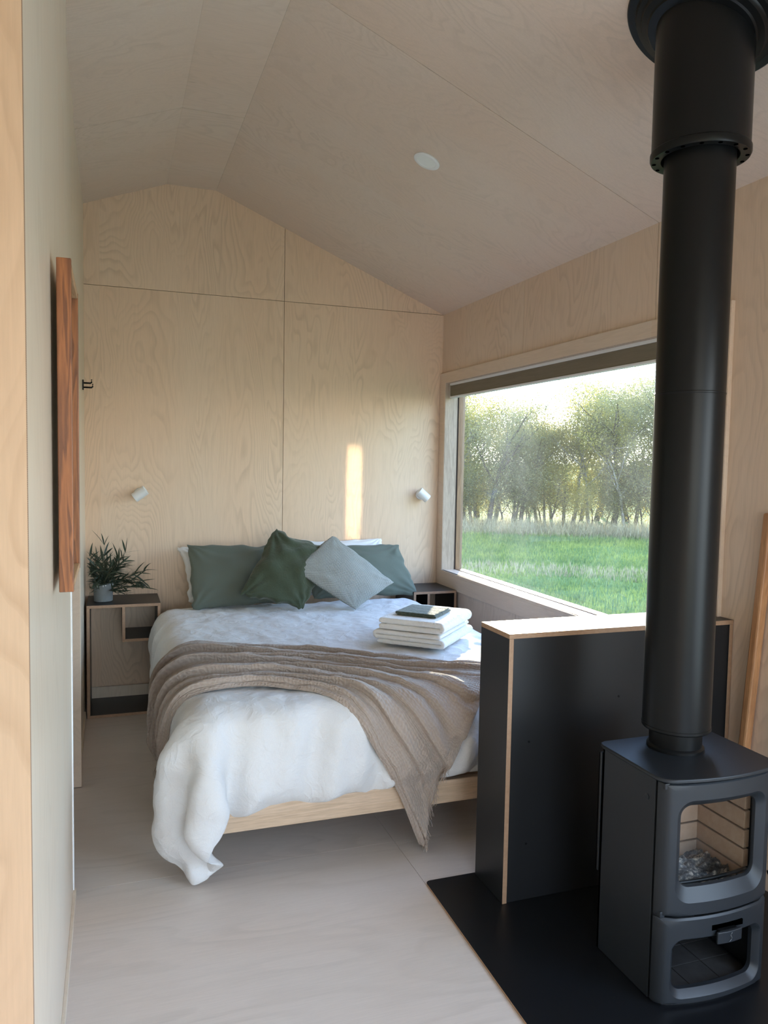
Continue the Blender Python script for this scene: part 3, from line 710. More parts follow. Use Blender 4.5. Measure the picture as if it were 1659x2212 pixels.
q = MB(); q.tube([(XR+.004, 1.79, .50), (XR+.018, 1.775, .49), (XR+.020, 1.772, .36), (XR+.006, 1.79, .345)], .010, 12); hd = q.build('door_handle', 'steel', dr, smooth=True)
q = MB(); q.lathe([(.0002, -.010), (.008, -.007), (.010, 0), (.008, .007), (.0002, .010)], (XR+.020, 1.768, .515), 20); q.build('handle_knob', plain('chrome', (.7, .72, .75), .2, 1.0), hd, smooth=True)
# firebox lining: ribbed tan fire bricks, log guard, ash and embers
def brick_mat():
    m, nt, b = new_mat('fire brick'); v = coords(nt); n = noise(nt, v, 35, 5, .7); n2 = noise(nt, v, 4, 2, .5)
    c = mixc(nt, n.outputs[0], (.30, .20, .135), (.50, .40, .31)); c = mixc(nt, mth(nt, 'MULTIPLY', n2.outputs[0], .5), c, (.33, .15, .09)); lnk(nt, c, b.inputs['Base Color']); b.inputs['Roughness'].default_value = .9
    bump(nt, b, n.outputs[0], .4, .003); return m
MT['brick'] = brick_mat()
q = MB()
for k in range(6):
    z0 = .290+k*.062; z1 = z0+.056
    q.box(cx-.150, cx-.001, 2.035, 2.062, z0, z1); q.box(cx+.001, cx+.150, 2.035, 2.062, z0, z1)
    for s_ in (-1, 1):
        xo, xi = cx+s_*.172, cx+s_*.150; q.box(min(xo, xi), max(xo, xi), 1.835, 2.05, z0, z1)
q.box(cx-.18, cx+.18, 2.060, 2.066, .285, .67)
q.build('fire_bricks', 'brick', st, bevel=.002)
q = MB(); pts = [(cx-.15+.30*i/16, 1.822-.012*math.sin(PI*i/16), .355) for i in range(17)]; q.tube(pts, .006, 8)
for i in (2, 6, 10, 14): q.tube([pts[i], (pts[i][0], pts[i][1], .30)], .004, 6)
q.build('log_guard', 'steel', st, smooth=True)
ng = 40; U, V = np.meshgrid(np.linspace(0, 1, ng), np.linspace(0, 1, ng), indexing='ij')
hgt = .318+.016*vnoise(3, (ng, ng), (6, 6))+.010*vnoise(4, (ng, ng), (16, 16))+.006*vnoise(14, (ng, ng), (36, 36))
P = np.stack([cx-.149+.298*U, 1.83+.205*V, hgt], -1)
m, nt, b = new_mat('ash and char'); v = coords(nt); n = noise(nt, v, 28, 5, .75); c = ramp(nt, n.outputs[0], [(.42, (.045, .05, .06)), (.52, (.13, .14, .15)), (.62, (.55, .50, .44)), (.72, (.75, .72, .66))]); lnk(nt, c, b.inputs['Base Color']); b.inputs['Roughness'].default_value = .95
MT['ash'] = m
tag(gridmesh('ash_bed', P, 'ash', st), kind='stuff')
# bricks paving the floor of the log store
q = MB()
for i in range(3):
    for j in range(3): q.box(cx-.17+i*.113+.001, cx-.17+(i+1)*.113-.001, 1.81+j*.085+.001, 1.81+(j+1)*.085-.001, Z0+.012, Z0+.020)
q.build('store_tiles', plain('dark tile', (.035, .033, .032), .7, 0, .3, 30, .4), st, bevel=.001)

# ------------------------------------------------------------------ flue
PX, PY = 1.71, 1.985
fl = empty('flue_pipe', (PX, PY, .702)); tag(fl, 'tall matt black double flue pipe rising from the stove to the ceiling', 'flue')
q = MB(); q.lathe([(.0, .7025), (.088, .7025), (.088, .710), (.084, .714), (.081, .716), (.081, .79)], (PX, PY, 0), 64, 0, None, False); q.build('collar', 'steel', fl, auto=40)
q = MB(); q.lathe([(.080, .768), (.103, .768), (.106, .772), (.106, .780), (.1045, .781), (.1045, 1.826), (.1055, 1.828), (.1055, 1.832), (.1045, 1.834), (.1045, 2.60)], (PX, PY, 0), 72, 0, None, False); q.build('outer_pipe', 'steel', fl, auto=15)
q = MB(); q.lathe([(.143, 3.02), (.143, 2.572), (.1465, 2.568), (.1465, 2.553), (.143, 2.546), (.125, 2.5455), (.114, 2.548), (.110, 2.556), (.1055, 2.565)], (PX, PY, 0), 80, 0, None, False); slv = q.build('upper_sleeve', 'steel', fl, auto=30)
for k in range(16):
    q = MB(); a = 2*PI*k/16+.1; q.lathe([(.0062, 0), (.0062, .0008)], (PX+.1335*math.cos(a), PY+.1335*math.sin(a), 2.5452), 12, 0, (Vector((1, 0, 0)), Vector((0, 1, 0)), Vector((0, 0, -1)))); q.build('vent_hole', 'hole', slv)
pc = Vector((PX, PY, slope(PX)-.002)); q = MB()
q.lathe([(.238, 0), (.240, .006), (.236, .010), (.212, .012), (.208, .016), (.205, .024), (.190, .027), (.186, .031), (.183, .039), (.165, .043), (.160, .047), (.120, .050)], pc, 96, 0, (sv, Vector((0, 1, 0)), nd), False)
q.build('ceiling_plate', 'steel', fl, auto=25)

# ------------------------------------------------------------------ bed
bed = empty('bed', (1.13, 4.0, 0)); tag(bed, 'wide pale oak bed with round legs against the plywood end wall', 'bed')
BX0, BX1, BY0, BY1 = .275, 1.985, 2.865, 5.30
def rail(name, x0, x1, y0, y1, mat): q = MB(); q.box(x0, x1, y0, y1, .188, .285); q.build(name, mat, bed, bevel=.004)
rail('foot_rail', BX0, BX1, BY0, BY0+.03, 'oak')
MT['oaky'] = solidwood('pale oak side', (.62, .46, .33), (.54, .39, .265), 'y', .5, 14, 3)
rail('side_rail', BX0, BX0+.03, BY0+.03, BY1, 'oaky'); rail('side_rail', BX1-.03, BX1, BY0+.03, BY1, 'oaky'); rail('head_rail', BX0+.03, BX1-.03, BY1-.03, BY1, 'oak')
q = MB()
for k in range(16): q.box(BX0+.03, BX1-.03, BY0+.08+k*.148, BY0+.15+k*.148, .262, .284)
q.build('slats', 'oak', bed)
for (x_, y_) in ((.305, 2.925), (1.955, 2.925), (.305, 5.2), (1.955, 5.2)):
    q = MB(); q.lathe([(.0225, 0), (.0235, .003), (.026, .190)], (x_, y_, 0), 28); q.build('leg', 'oakz', bed, auto=40)
mat_ = MB(); mat_.box(.315, 1.945, 2.95, 5.29, .286, .60); o = mat_.build('mattress', 'linen2', bevel=.04); tag(o, 'thick white mattress on the oak bed under the duvet', 'mattress')
o.modifiers['bevel'].segments = 5

# duvet: a cloth draped over the mattress by a small position based solver
def drape(C, nx, ny, iters, collide, pin=(0, 1), seed=1, bendk=.03, grav=.00035, z0=.80):
    u = np.linspace(0, 1, nx)[:, None]; v = np.linspace(0, 1, ny)[None, :]
    X = (1-u)*(1-v)*C[0][0]+u*(1-v)*C[1][0]+u*v*C[2][0]+(1-u)*v*C[3][0]
    Y = (1-u)*(1-v)*C[0][1]+u*(1-v)*C[1][1]+u*v*C[2][1]+(1-u)*v*C[3][1]
    flat = np.stack([X, Y, np.zeros_like(X)], -1); P = flat.copy(); P[..., 2] = z0
    rng = np.random.RandomState(seed); P[..., 2] += rng.rand(nx, ny)*.004
    Pp = P.copy(); cons = []
    def mk(di, dj, k):
        for pi in (0, 1):
            ia = np.arange(0, nx-abs(di)); ja = np.arange(0, ny-abs(dj)); ja0 = ja if dj >= 0 else ja-dj
            I, J = np.meshgrid(ia, ja0, indexing='ij')
            par = ((I//max(1, di)) if di > 0 else (J//max(1, abs(dj)))) % 2 == pi
            I = I[par]; J = J[par]; I2 = I+di; J2 = J+dj
            L = np.linalg.norm(flat[I, J]-flat[I2, J2], axis=-1); cons.append((I, J, I2, J2, L, k))
    mk(1, 0, 1); mk(0, 1, 1); mk(1, 1, .12); mk(1, -1, .12); mk(2, 0, bendk); mk(0, 2, bendk)
    for it in range(iters):
        damp = .97 if it < iters*.7 else .85
        V = (P-Pp)*damp; Pp = P.copy(); P = P+V; P[..., 2] -= grav
        for rep in range(5):
            for (I, J, I2, J2, L, k) in cons:
                d = P[I2, J2]-P[I, J]; l = np.linalg.norm(d, axis=-1)+1e-9
                s_ = (k*.5*(l-L)/l)[:, None]*d
                if k < 1: s_ = s_*np.where(True, 1, 1)
                P[I, J] += s_; P[I2, J2] -= s_
            collide(P, Pp)
            P[pin[0]:pin[1], 0, :2] = flat[pin[0]:pin[1], 0, :2]
    return flat, P
def bed_collide(P, Pp):
    c0 = np.array([(.275+1.985)/2, (2.87+5.6)/2, .395]); h = np.array([(1.985-.275)/2, (5.6-2.87)/2, .215]); r = .06
    q_ = np.abs(P-c0)-(h-r); o_ = np.maximum(q_, 0); l = np.linalg.norm(o_, axis=-1)
    inside_core = (q_.max(-1) < 0)
    sd = l+np.minimum(q_.max(-1), 0)-r
    nrm = np.where(inside_core[..., None], 0, o_/(l[..., None]+1e-9))*np.sign(P-c0)
    deep = inside_core; nrm[deep] = (0, 0, 1)
    hit = sd < 0
    P[hit] -= nrm[hit]*sd[hit][:, None]
    # friction
    d = P[hit]-Pp[hit]; P[hit] -= d*np.array([.7, .7, 0])
    P[..., 2] = np.maximum(P[..., 2], .012)
NX, NY = 74, 72
C = [(-.06, 4.98), (2.30, 4.98), (2.30, 2.64), (-.10, 2.53)]
flat, P = drape(C, NX, NY, 240, bed_collide, (13, 62))
np_ = P.copy()
def normals(P):
    du = np.gradient(P, axis=0); dv = np.gradient(P, axis=1); n = np.cross(dv, du)
    return n/(np.linalg.norm(n, axis=-1, keepdims=True)+1e-9)
def smooth(A, k):
    for _ in range(k):
        B = A.copy(); B[1:-1] = (A[:-2]+2*A[1:-1]+A[2:])/4; A = B.copy(); B = A.copy(); B[:, 1:-1] = (A[:, :-2]+2*A[:, 1:-1]+A[:, 2:])/4; A = B
    return A
Ps = smooth(P, 2); Nn = smooth(normals(Ps), 3); Nn /= np.linalg.norm(Nn, axis=-1, keepdims=True)
if Nn[NX//2, NY//3, 2] < 0: Nn = -Nn
uu = np.linspace(0, 1, NX)[:, None]; vv = np.linspace(0, 1, NY)[None, :]
edge = np.minimum(np.minimum(uu, 1-uu)*2.4, (1-vv)*2.4)*np.ones((NX, NY))
puff = .052*np.sqrt(np.clip(edge/.09, 0, 1))
side = np.clip((.62-Ps[..., 2])/.2, 0, 1)
wr = .006*vnoise(21, (NX, NY), (9, 8))+.005*vnoise(22, (NX, NY), (22, 20))+.003*vnoise(23, (NX, NY), (36, 34))
hemw = np.clip(1-edge/.16, 0, 1)
hem = (.020*vnoise(24, (NX, NY), (30, 30)))*hemw
us_ = np.linspace(0, 1, NX)[:, None]+.03*vnoise(41, (NX, NY), (3, 5)); vs_ = np.linspace(0, 1, NY)[None, :]+.03*vnoise(42, (NX, NY), (5, 3))
footf = np.clip((2.95-Ps[..., 1])/.12, 0, 1)*np.clip((.66-Ps[..., 2])/.12, 0, 1); sidef = np.clip((.62-Ps[..., 2])/.15, 0, 1)*(1-footf)
falls = (.034*np.sin(us_*52+14*vs_)+.022*np.sin(us_*97+2+9*vs_))*footf+(.024*np.sin(vs_*46+4*us_)+.013*np.sin(vs_*90))*sidef
falls *= .45+.8*np.clip(vnoise(43, (NX, NY), (9, 9))+.4, 0, 1)
outer = Ps + Nn*(puff + wr*(.9+side) + hem + falls)[..., None]
outer[..., 2] += (vnoise(31, (NX, NY), (34, 34))*.018)*hemw
inner = Ps - Nn*.002
# the two faces of the quilt joined round the hem
me = bpy.data.meshes.new('duvet'); idx = np.arange(NX*NY).reshape(NX, NY); K = NX*NY
F1 = np.stack([idx[:-1, :-1], idx[1:, :-1], idx[1:, 1:], idx[:-1, 1:]], -1).reshape(-1, 4)
F2 = F1[:, ::-1]+K
ring = np.concatenate([idx[:, 0], idx[-1, 1:], idx[-2::-1, -1], idx[0, -2:0:-1]])
F3 = np.stack([ring, ring+K, np.roll(ring, -1)+K, np.roll(ring, -1)], -1)
me.from_pydata(np.concatenate([outer.reshape(-1, 3), inner.reshape(-1, 3)]).tolist(), [], np.concatenate([F1, F2, F3]).tolist()); me.update()
bm = bmesh.new(); bm.from_mesh(me); bmesh.ops.recalc_face_normals(bm, faces=bm.faces); bm.to_mesh(me); bm.free()
duv = link('duvet', me, None, ['linen'], True); tag(duv, 'rumpled white linen duvet draped over the bed with one corner hanging to the floor', 'duvet')
md = duv.modifiers.new('sub', 'SUBSURF'); md.levels = 2; md.render_levels = 2
tx = bpy.data.textures.new('crumple', 'CLOUDS'); tx.noise_scale = .11; tx.noise_depth = 2
dm = duv.modifiers.new('crumple', 'DISPLACE'); dm.texture = tx; dm.strength = .020; dm.texture_coords = 'GLOBAL'; dm.mid_level = .5

# throw: laid out in the duvet's own cloth coordinates, gathered in long folds
def catmull(pts, n):
    pts = [np.array(p, float) for p in pts]; d = np.concatenate([[0], np.cumsum([np.linalg.norm(pts[i+1]-pts[i]) for i in range(len(pts)-1)])]); d /= d[-1]
    t = np.linspace(0, 1, n); ex = [2*pts[0]-pts[1]]+pts+[2*pts[-1]-pts[-2]]; out = []
    for s_ in t:
        i = min(np.searchsorted(d, s_, side='right')-1, len(pts)-2); f_ = (s_-d[i])/(d[i+1]-d[i])
        a, b_, c_, e_ = ex[i], ex[i+1], ex[i+2], ex[i+3]
        out.append(.5*((2*b_)+(c_-a)*f_+(2*a-5*b_+4*c_-e_)*f_**2+(3*b_-a-3*c_+e_)*f_**3))
    return np.array(out)
yF = (2.47, 2.60)
def sample(XY, lift):
    """duvet surface point for flat cloth coordinates; past the hem it hangs straight on"""
    X, Y = XY[..., 0], XY[..., 1]
    a0, a1 = C[0][0], C[1][0]; v_ = np.clip((4.98-Y)/(4.98-2.585), 0, 1.6)
    for _ in range(4):
        xl = C[0][0]+(C[3][0]-C[0][0])*np.clip(v_, 0, 1); xr = C[1][0]+(C[2][0]-C[1][0])*np.clip(v_, 0, 1); u_ = (X-xl)/(xr-xl)
        uc_ = np.clip(u_, 0, 1); yb = C[3][1]+(C[2][1]-C[3][1])*uc_; v_ = (4.98-Y)/(4.98-yb)
    uc = np.clip(u_, .004, .996); vc = np.clip(v_, .004, .992)
    fi = uc*(NX-1); fj = vc*(NY-1); i = np.clip(fi.astype(int), 0, NX-2); j = np.clip(fj.astype(int), 0, NY-2); a = (fi-i)[..., None]; b_ = (fj-j)[..., None]
    def bil(A): return A[i, j]*(1-a)*(1-b_)+A[i+1, j]*a*(1-b_)+A[i, j+1]*(1-a)*b_+A[i+1, j+1]*a*b_
    osm = smooth(outer, 3); Nsm = smooth(Nn, 4)
    p = bil(osm); n = bil(Nsm); n = n/np.linalg.norm(n, axis=-1, keepdims=True)
    ex_ = np.maximum(0, -u_)*(a1-a0)+np.maximum(0, v_-.992)*(4.98-2.585)+np.maximum(0, u_-1)*(a1-a0)
    p = p+n*lift[..., None]; p[..., 2] -= ex_
    p[..., 2] = np.maximum(p[..., 2], .03)
    return p
NU, NV = 280, 220
A = catmull([(.02, 3.70), (.20, 3.86), (.40, 3.92), (.69, 3.80), (.98, 3.62), (1.25, 3.40), (1.45, 3.24), (1.66, 3.16), (1.90, 3.16), (2.06, 3.12)], NU)
B = catmull([(-.34, 3.46), (-.08, 3.30), (.15, 3.20), (.37, 3.15), (.56, 3.14), (.76, 3.00), (.90, 2.86), (1.02, 2.68), (1.11, 2.50), (1.20, 2.30)], NU)
u = np.linspace(0, 1, NU)[:, None]; v = np.linspace(0, 1, NV)[None, :]
vw = v+.012*np.sin(2*PI*(v*2.3+u*1.1))*np.sin(PI*v)
XY = A[:, None, :]*(1-vw[..., None])+B[:, None, :]*vw[..., None]
bulge = np.clip((u-.8)/.2, 0, 1)**2*np.sin(PI*v)
XY = XY+bulge[..., None]*np.array([-.22, .17])
def ridge(t, p): return (1-np.abs(np.sin(PI*t)))**p
def fold(vv_, c0_, w_up, w_dn):
    d = vv_-c0_; up = np.clip(1+d/w_up, 0, 1)*(d <= 0); dn = np.clip(1-d/w_dn, 0, 1)*(d > 0); t = up+dn
    return t*t*(3-2*t)
h = np.zeros((NU, NV)); wob = .018*vnoise(5, (NU, NV), (8, 2)); lat = np.zeros((NU, NV))
# (position across at the left end, middle, right end, height left, middle, right, width)
for (a_, m_, b_, ha, hm, hb, wd) in ((.10, .09, .05, .030, .020, .012, .09), (.24, .22, .16, .040, .030, .010, .10), (.37, .33, .30, .034, .022, .022, .08), (.49, .43, .43, .044, .034, .012, .10),
                              (.60, .56, .60, .038, .026, .008, .09), (.72, .68, .74, .046, .036, .022, .11), (.84, .80, .86, .034, .026, .030, .09), (.95, .94, .95, .024, .018, .020, .07)):
    cen = a_*(1-u)**2+2*m_*u*(1-u)+b_*u*u+.010*np.sin(9*u+a_*40)
    am = np.where(u < .5, ha+(hm-ha)*u*2, hm+(hb-hm)*(u*2-1))*(.75+.35*np.sin(11*u+a_*23))
    f_ = fold(v+wob, cen, wd, wd*.28); h += am*f_; lat += am*.55*fold(v+wob, cen-wd*.05, wd*.6, wd*.30)
h += .006*ridge(v*9+2*u+vnoise(8, (NU, NV), (8, 3)), 1.6)+.004*vnoise(6, (NU, NV), (60, 30))+.005*vnoise(9, (NU, NV), (14, 9))
XY = XY+lat[..., None]*((B-A)/np.linalg.norm(B-A, axis=1, keepdims=True))[:, None, :]
over = np.clip((2.90-XY[..., 1])/.25, 0, 1)
lift = .020+h*(1+.25*over)
lift = lift*np.clip(np.minimum(v, 1-v)/.02, .35, 1)
TP = sample(XY, lift)
TP = smooth(TP, 1)
UVt = np.stack(np.broadcast_arrays(u*2.6, v*1.35), -1).reshape(NU, NV, 2)/1.0
thr = gridmesh('throw_blanket', TP, 'throw', None, UVt, 0, .0035); tag(thr, 'mushroom brown muslin throw gathered diagonally over the foot of the duvet', 'throw')
# frayed fringe along both hems
rn = random.Random(8)
for end, row in ((0, TP[0]), (1, TP[-1])):
    q = MB(); nxt = TP[1] if end == 0 else TP[-2]
    for k in range(0, NV, 1):
        for s_ in range(2):
            p = Vector(row[k])+Vector((rn.uniform(-.004, .004), rn.uniform(-.004, .004), 0)); d = (Vector(row[k])-Vector(nxt[k])).normalized()
            d = (d+Vector((rn.uniform(-.5, .5), rn.uniform(-.5, .5), -.6))).normalized(); L = rn.uniform(.02, .055); pts = [p]
            for i in range(5):
                d = (d+Vector((rn.uniform(-.55, .55), rn.uniform(-.4, .4), -.35))).normalized(); p = p+d*L/5; p.z = max(p.z, .005); pts.append(p.copy())
            q.tube(pts, .0010, 3)
    tag(q.build('fringe', 'throw', thr, fix=False), kind='stuff')

# ------------------------------------------------------------------ pillows and cushions
def pillow(name, cor, th, mat, label, cat, group=None, pinch=.05, n=44, seed=1, amp=.010, sag=0.0, backmat=None):
    """cor: 4 corners top-left, top-right, bottom-right, bottom-left"""
    c_ = [np.array(k, float) for k in cor]; nrm = np.cross(c_[1]-c_[0], c_[3]-c_[0]); nrm /= np.linalg.norm(nrm)
    cen = sum(c_)/4; camv = np.array([0, 0, 1.6])-cen
    if nrm@camv < 0: nrm = -nrm
    s_ = np.linspace(-1, 1, n); s_ = np.sign(s_)*(1-(1-np.abs(s_))**1.35)
    U, V = np.meshgrid(s_, s_, indexing='ij')
    Uw = U*(1-pinch*(1-V**2)); Vw = V*(1-pinch*(1-U**2)); a, b_ = (Uw+1)/2, (1-Vw)/2
    base = ((1-a)*(1-b_))[..., None]*c_[0]+(a*(1-b_))[..., None]*c_[1]+(a*b_)[..., None]*c_[2]+((1-a)*b_)[..., None]*c_[3]
    e1_ = (c_[1]-c_[0])/np.linalg.norm(c_[1]-c_[0]); e2_ = (c_[3]-c_[0])/np.linalg.norm(c_[3]-c_[0])
    ew = np.maximum(np.abs(U), np.abs(V))**3
    base = base+e1_*((vnoise(seed+90, (n, n), (5, 9))*amp*1.2+vnoise(seed+91, (n, n), (9, 20))*amp*.5)*ew)[..., None]+e2_*((vnoise(seed+92, (n, n), (9, 5))*amp*1.2+vnoise(seed+93, (n, n), (20, 9))*amp*.5)*ew)[..., None]
    prof = (np.clip(1-U**2, 0, 1)**.48)*(np.clip(1-V**2, 0, 1)**.48)
    def face(sg, sd):
        w1 = vnoise(sd, (n, n), (4, 4))*amp*1.3+vnoise(sd+1, (n, n), (9, 9))*amp*.7
        rad = 0
        for (cu, cv) in ((-1, -1), (1, -1), (1, 1), (-1, 1)):
            dd = np.hypot(U-cu, V-cv)+1e-6; ang = np.arctan2(V-cv, U-cu); rad = rad+np.sin(ang*13+sd)*np.exp(-dd*1.7)*amp*.9
        z = sg*(th/2*prof)+(w1+rad)*np.clip(prof*3, 0, 1)
        return base+nrm*z[..., None]
    Fr, Bk = face(1, seed), face(-1, seed+7)
    Bk[0], Bk[-1], Bk[:, 0], Bk[:, -1] = Fr[0]-nrm*.002, Fr[-1]-nrm*.002, Fr[:, 0]-nrm*.002, Fr[:, -1]-nrm*.002
    K = n*n; idx = np.arange(K).reshape(n, n)
    F1 = np.stack([idx[:-1, :-1], idx[1:, :-1], idx[1:, 1:], idx[:-1, 1:]], -1).reshape(-1, 4); F2 = F1[:, ::-1]+K
    ring = np.concatenate([idx[:, 0], idx[-1, 1:], idx[-2::-1, -1], idx[0, -2:0:-1]]); F3 = np.stack([ring, ring+K, np.roll(ring, -1)+K, np.roll(ring, -1)], -1)
    me = bpy.data.meshes.new(name); me.from_pydata(np.concatenate([Fr.reshape(-1, 3), Bk.reshape(-1, 3)]).tolist(), [], np.concatenate([F1, F2, F3]).tolist()); me.update()
    uvl = me.uv_layers.new(name='UVMap'); vi = np.zeros(len(me.loops), int); me.loops.foreach_get('vertex_index', vi)
    uvs = np.concatenate([np.stack([(U+1)/2, (V+1)/2], -1).reshape(-1, 2)]*2); uvl.data.foreach_set('uv', uvs[vi].ravel())
    if backmat: 
        me.materials.append(MT[mat]); me.materials.append(MT[backmat]); mi = np.zeros(len(me.polygons), int); mi[len(F1):] = 1; me.polygons.foreach_set('material_index', mi.tolist())
        o = link(name, me, None, [], True)
    else: o = link(name, me, None, [mat], True)
    bm = bmesh.new(); bm.from_mesh(me); bmesh.ops.recalc_face_normals(bm, faces=bm.faces); bm.to_mesh(me); bm.free()
    md = o.modifiers.new('sub', 'SUBSURF'); md.levels = 1; md.render_levels = 1
    tag(o, label, cat, group); return o
pillow('pillow', [(.40, 5.27, 1.02), (1.09, 5.28, 1.02), (1.09, 5.10, .67), (.46, 5.09, .67)], .13, 'linen2', 'white pillow behind the left green pillow against the wall', 'pillow', 'white pillows', seed=3, pinch=.07)
pillow('pillow', [(1.14, 5.27, 1.04), (1.86, 5.28, 1.06), (1.88, 5.14, .68), (1.15, 5.12, .68)], .13, 'linen2', 'white pillow peeking over the top of the right green pillow', 'pillow', 'white pillows', seed=13, pinch=.05)
pillow('pillow', [(.455, 5.12, 1.045), (1.08, 5.11, 1.03), (1.06, 4.90, .675), (.465, 4.86, .665)], .15, 'sage', 'plain sage green pillow at the left side of the bed', 'pillow', 'sage green pillows', seed=23, amp=.008, pinch=.035)
pillow('pillow', [(1.22, 5.19, 1.03), (1.94, 5.17, 1.015), (2.03, 4.99, .675), (1.27, 4.98, .68)], .15, 'sage', 'plain sage green pillow at the window side of the bed', 'pillow', 'sage green pillows', seed=33, amp=.008, pinch=.035)
pillow('cushion', [(.984, 4.93, 1.155), (1.36, 4.84, 1.03), (1.135, 4.70, .672), (.745, 4.745, .765)], .13, 'velvet', 'dark green velvet cushion tilted on one corner', 'cushion', seed=43, amp=.012, pinch=.035)
pillow('cushion', [(1.366, 4.862, 1.115), (1.730, 4.70, .820), (1.445, 4.61, .672), (1.072, 4.755, .92)], .11, 'weave', 'grey and white woven cushion standing on one corner', 'cushion', seed=53, amp=.0045, pinch=-.01, backmat='velvet')

# ------------------------------------------------------------------ towels and washcloth
def folded(name, o, e1, e2, L1, L2, z0, T_, layers, mat, label, cat, group=None, spiral=False):
    """a folded cloth: cross-section in e1/z swept along e2"""
    e1, e2 = Vector(e1).normalized(), Vector(e2).normalized(); o = Vector(o); th = T_/layers*1.06
    path = []; n = 7
    # serpentine fold path in (a, z)
    for k in range(layers):
        z = T_*(k+.5)/layers; a0, a1 = (th/2, L1-th/2); xs_ = [a0+(a1-a0)*i/10 for i in range(11)]
        if k % 2: xs_ = xs_[::-1]
        path += [(x_, z) for x_ in xs_]
        if k < layers-1:
            cxx = xs_[-1]; zc = z+T_/layers/2; r = T_/layers/2; sg = 1 if k % 2 == 0 else -1
            path += [(cxx+sg*r*math.sin(PI*i/n), zc-r*math.cos(PI*i/n)) for i in range(1, n)]
    ns = 30; rr = random.Random(int(L1*1000+z0*1000)); V = []; m_ = len(path)
    for i in range(m_):
        a = Vector(path[max(0, i-1)]); b_ = Vector(path[min(m_-1, i+1)]); d = (b_-a).normalized(); nn = Vector((-d.y, d.x))
        for sgn in (1, -1):
            V.append((Vector(path[i])+nn*(sgn*th*.46)))
    loop = [V[2*i] for i in range(m_)]+[V[2*i+1] for i in range(m_-1, -1, -1)]; nl = len(loop); vs = []
    for j in range(ns+1):
        t = j/ns
        for i, p in enumerate(loop):
            a_, z_ = p; wob = .0016*math.sin(7*t+a_*9+z0*50)+.0008*math.sin(19*t+a_*21)
            vs.append(tuple(o+e1*(a_+wob*.6)+e2*(L2*t+.0015*math.sin(a_*40+z_*200))+Vector((0, 0, z0+max(0.0005, z_+wob*.5*z_/T_)))))
    fs = [[j*nl+i, j*nl+(i+1) % nl, (j+1)*nl+(i+1) % nl, (j+1)*nl+i] for j in range(ns) for i in range(nl)]
    for j in (0, ns):
        for i in range(m_-1): fs.append([j*nl+i, j*nl+i+1, j*nl+nl-2-i, j*nl+nl-1-i])
    me = bpy.data.meshes.new(name); me.from_pydata(vs, [], fs); me.update()
    bm = bmesh.new(); bm.from_mesh(me); bmesh.ops.recalc_face_normals(bm, faces=bm.faces); bm.to_mesh(me); bm.free()
    g_ = link(name, me, None, [mat], True); tag(g_, label, cat, group)
    md = g_.modifiers.new('sub', 'SUBSURF'); md.levels = 1; md.render_levels = 2
    tx = bpy.data.textures.get('pile') or bpy.data.textures.new('pile', 'CLOUDS'); tx.noise_scale = .012
    dm = g_.modifiers.new('pile', 'DISPLACE'); dm.texture = tx; dm.strength = .003; dm.texture_coords = 'GLOBAL'
    return g_
E1, E2 = (.74, -.67, 0), (.69, .72, 0)
TO = (1.262, 3.70, 0); TZ = .678
folded('towel', TO, E1, E2, .37, .46, TZ, .070, 3, 'towel', 'folded white towel lying on the duvet, lower of the pair', 'towel', 'folded white towels on the bed')
folded('towel', (1.268, 3.705, 0), E1, E2, .36, .45, TZ+.072, .060, 2, 'towel', 'folded white towel directly under the dark green washcloth', 'towel', 'folded white towels on the bed')
folded('washcloth', (1.385, 3.72, 0), E1, E2, .22, .23, TZ+.133, .021, 3, 'wash', 'small folded dark olive green washcloth on the towels', 'washcloth')

# ------------------------------------------------------------------ outside: paddock, track, trees
GZ = -.60
def grass_mat():
    m, nt, b = new_mat('paddock grass'); v = coords(nt); n = noise(nt, v, .35, 6, .65); n2 = noise(nt, v, 6, 5, .7)
    c = mixc(nt, ramp(nt, n.outputs[0], [(.35, (0, 0, 0)), (.65, (1, 1, 1))]), (.075, .15, .035), (.19, .26, .07))
    c = mixc(nt, mth(nt, 'MULTIPLY', n2.outputs[0], .55), c, (.03, .075, .018))
    lnk(nt, c, b.inputs['Base Color']); b.inputs['Roughness'].default_value = .9; b.inputs['Specular IOR Level'].default_value = .1; bump(nt, b, n2.outputs[0], .8, .15); return m
MT['grass'] = grass_mat()
ng = 90; U, V = np.meshgrid(np.linspace(-40, 90, ng), np.linspace(-30, 110, ng), indexing='ij')
hz = GZ+.10*vnoise(61, (ng, ng), (30, 30)); 
near = np.hypot(U-.6, V-1.6); hz = np.where(near < 7, np.minimum(hz, GZ), hz)
far = np.clip((np.hypot(U, V)-34)/40, 0, 1); hz = hz+far*2.2
gnd = gridmesh('ground', np.stack([U, V, hz], -1), 'grass'); gnd['kind'] = 'structure'
def dirv(t, d, z=0): return Vector((math.sin(t)*d, math.cos(t)*d, z))
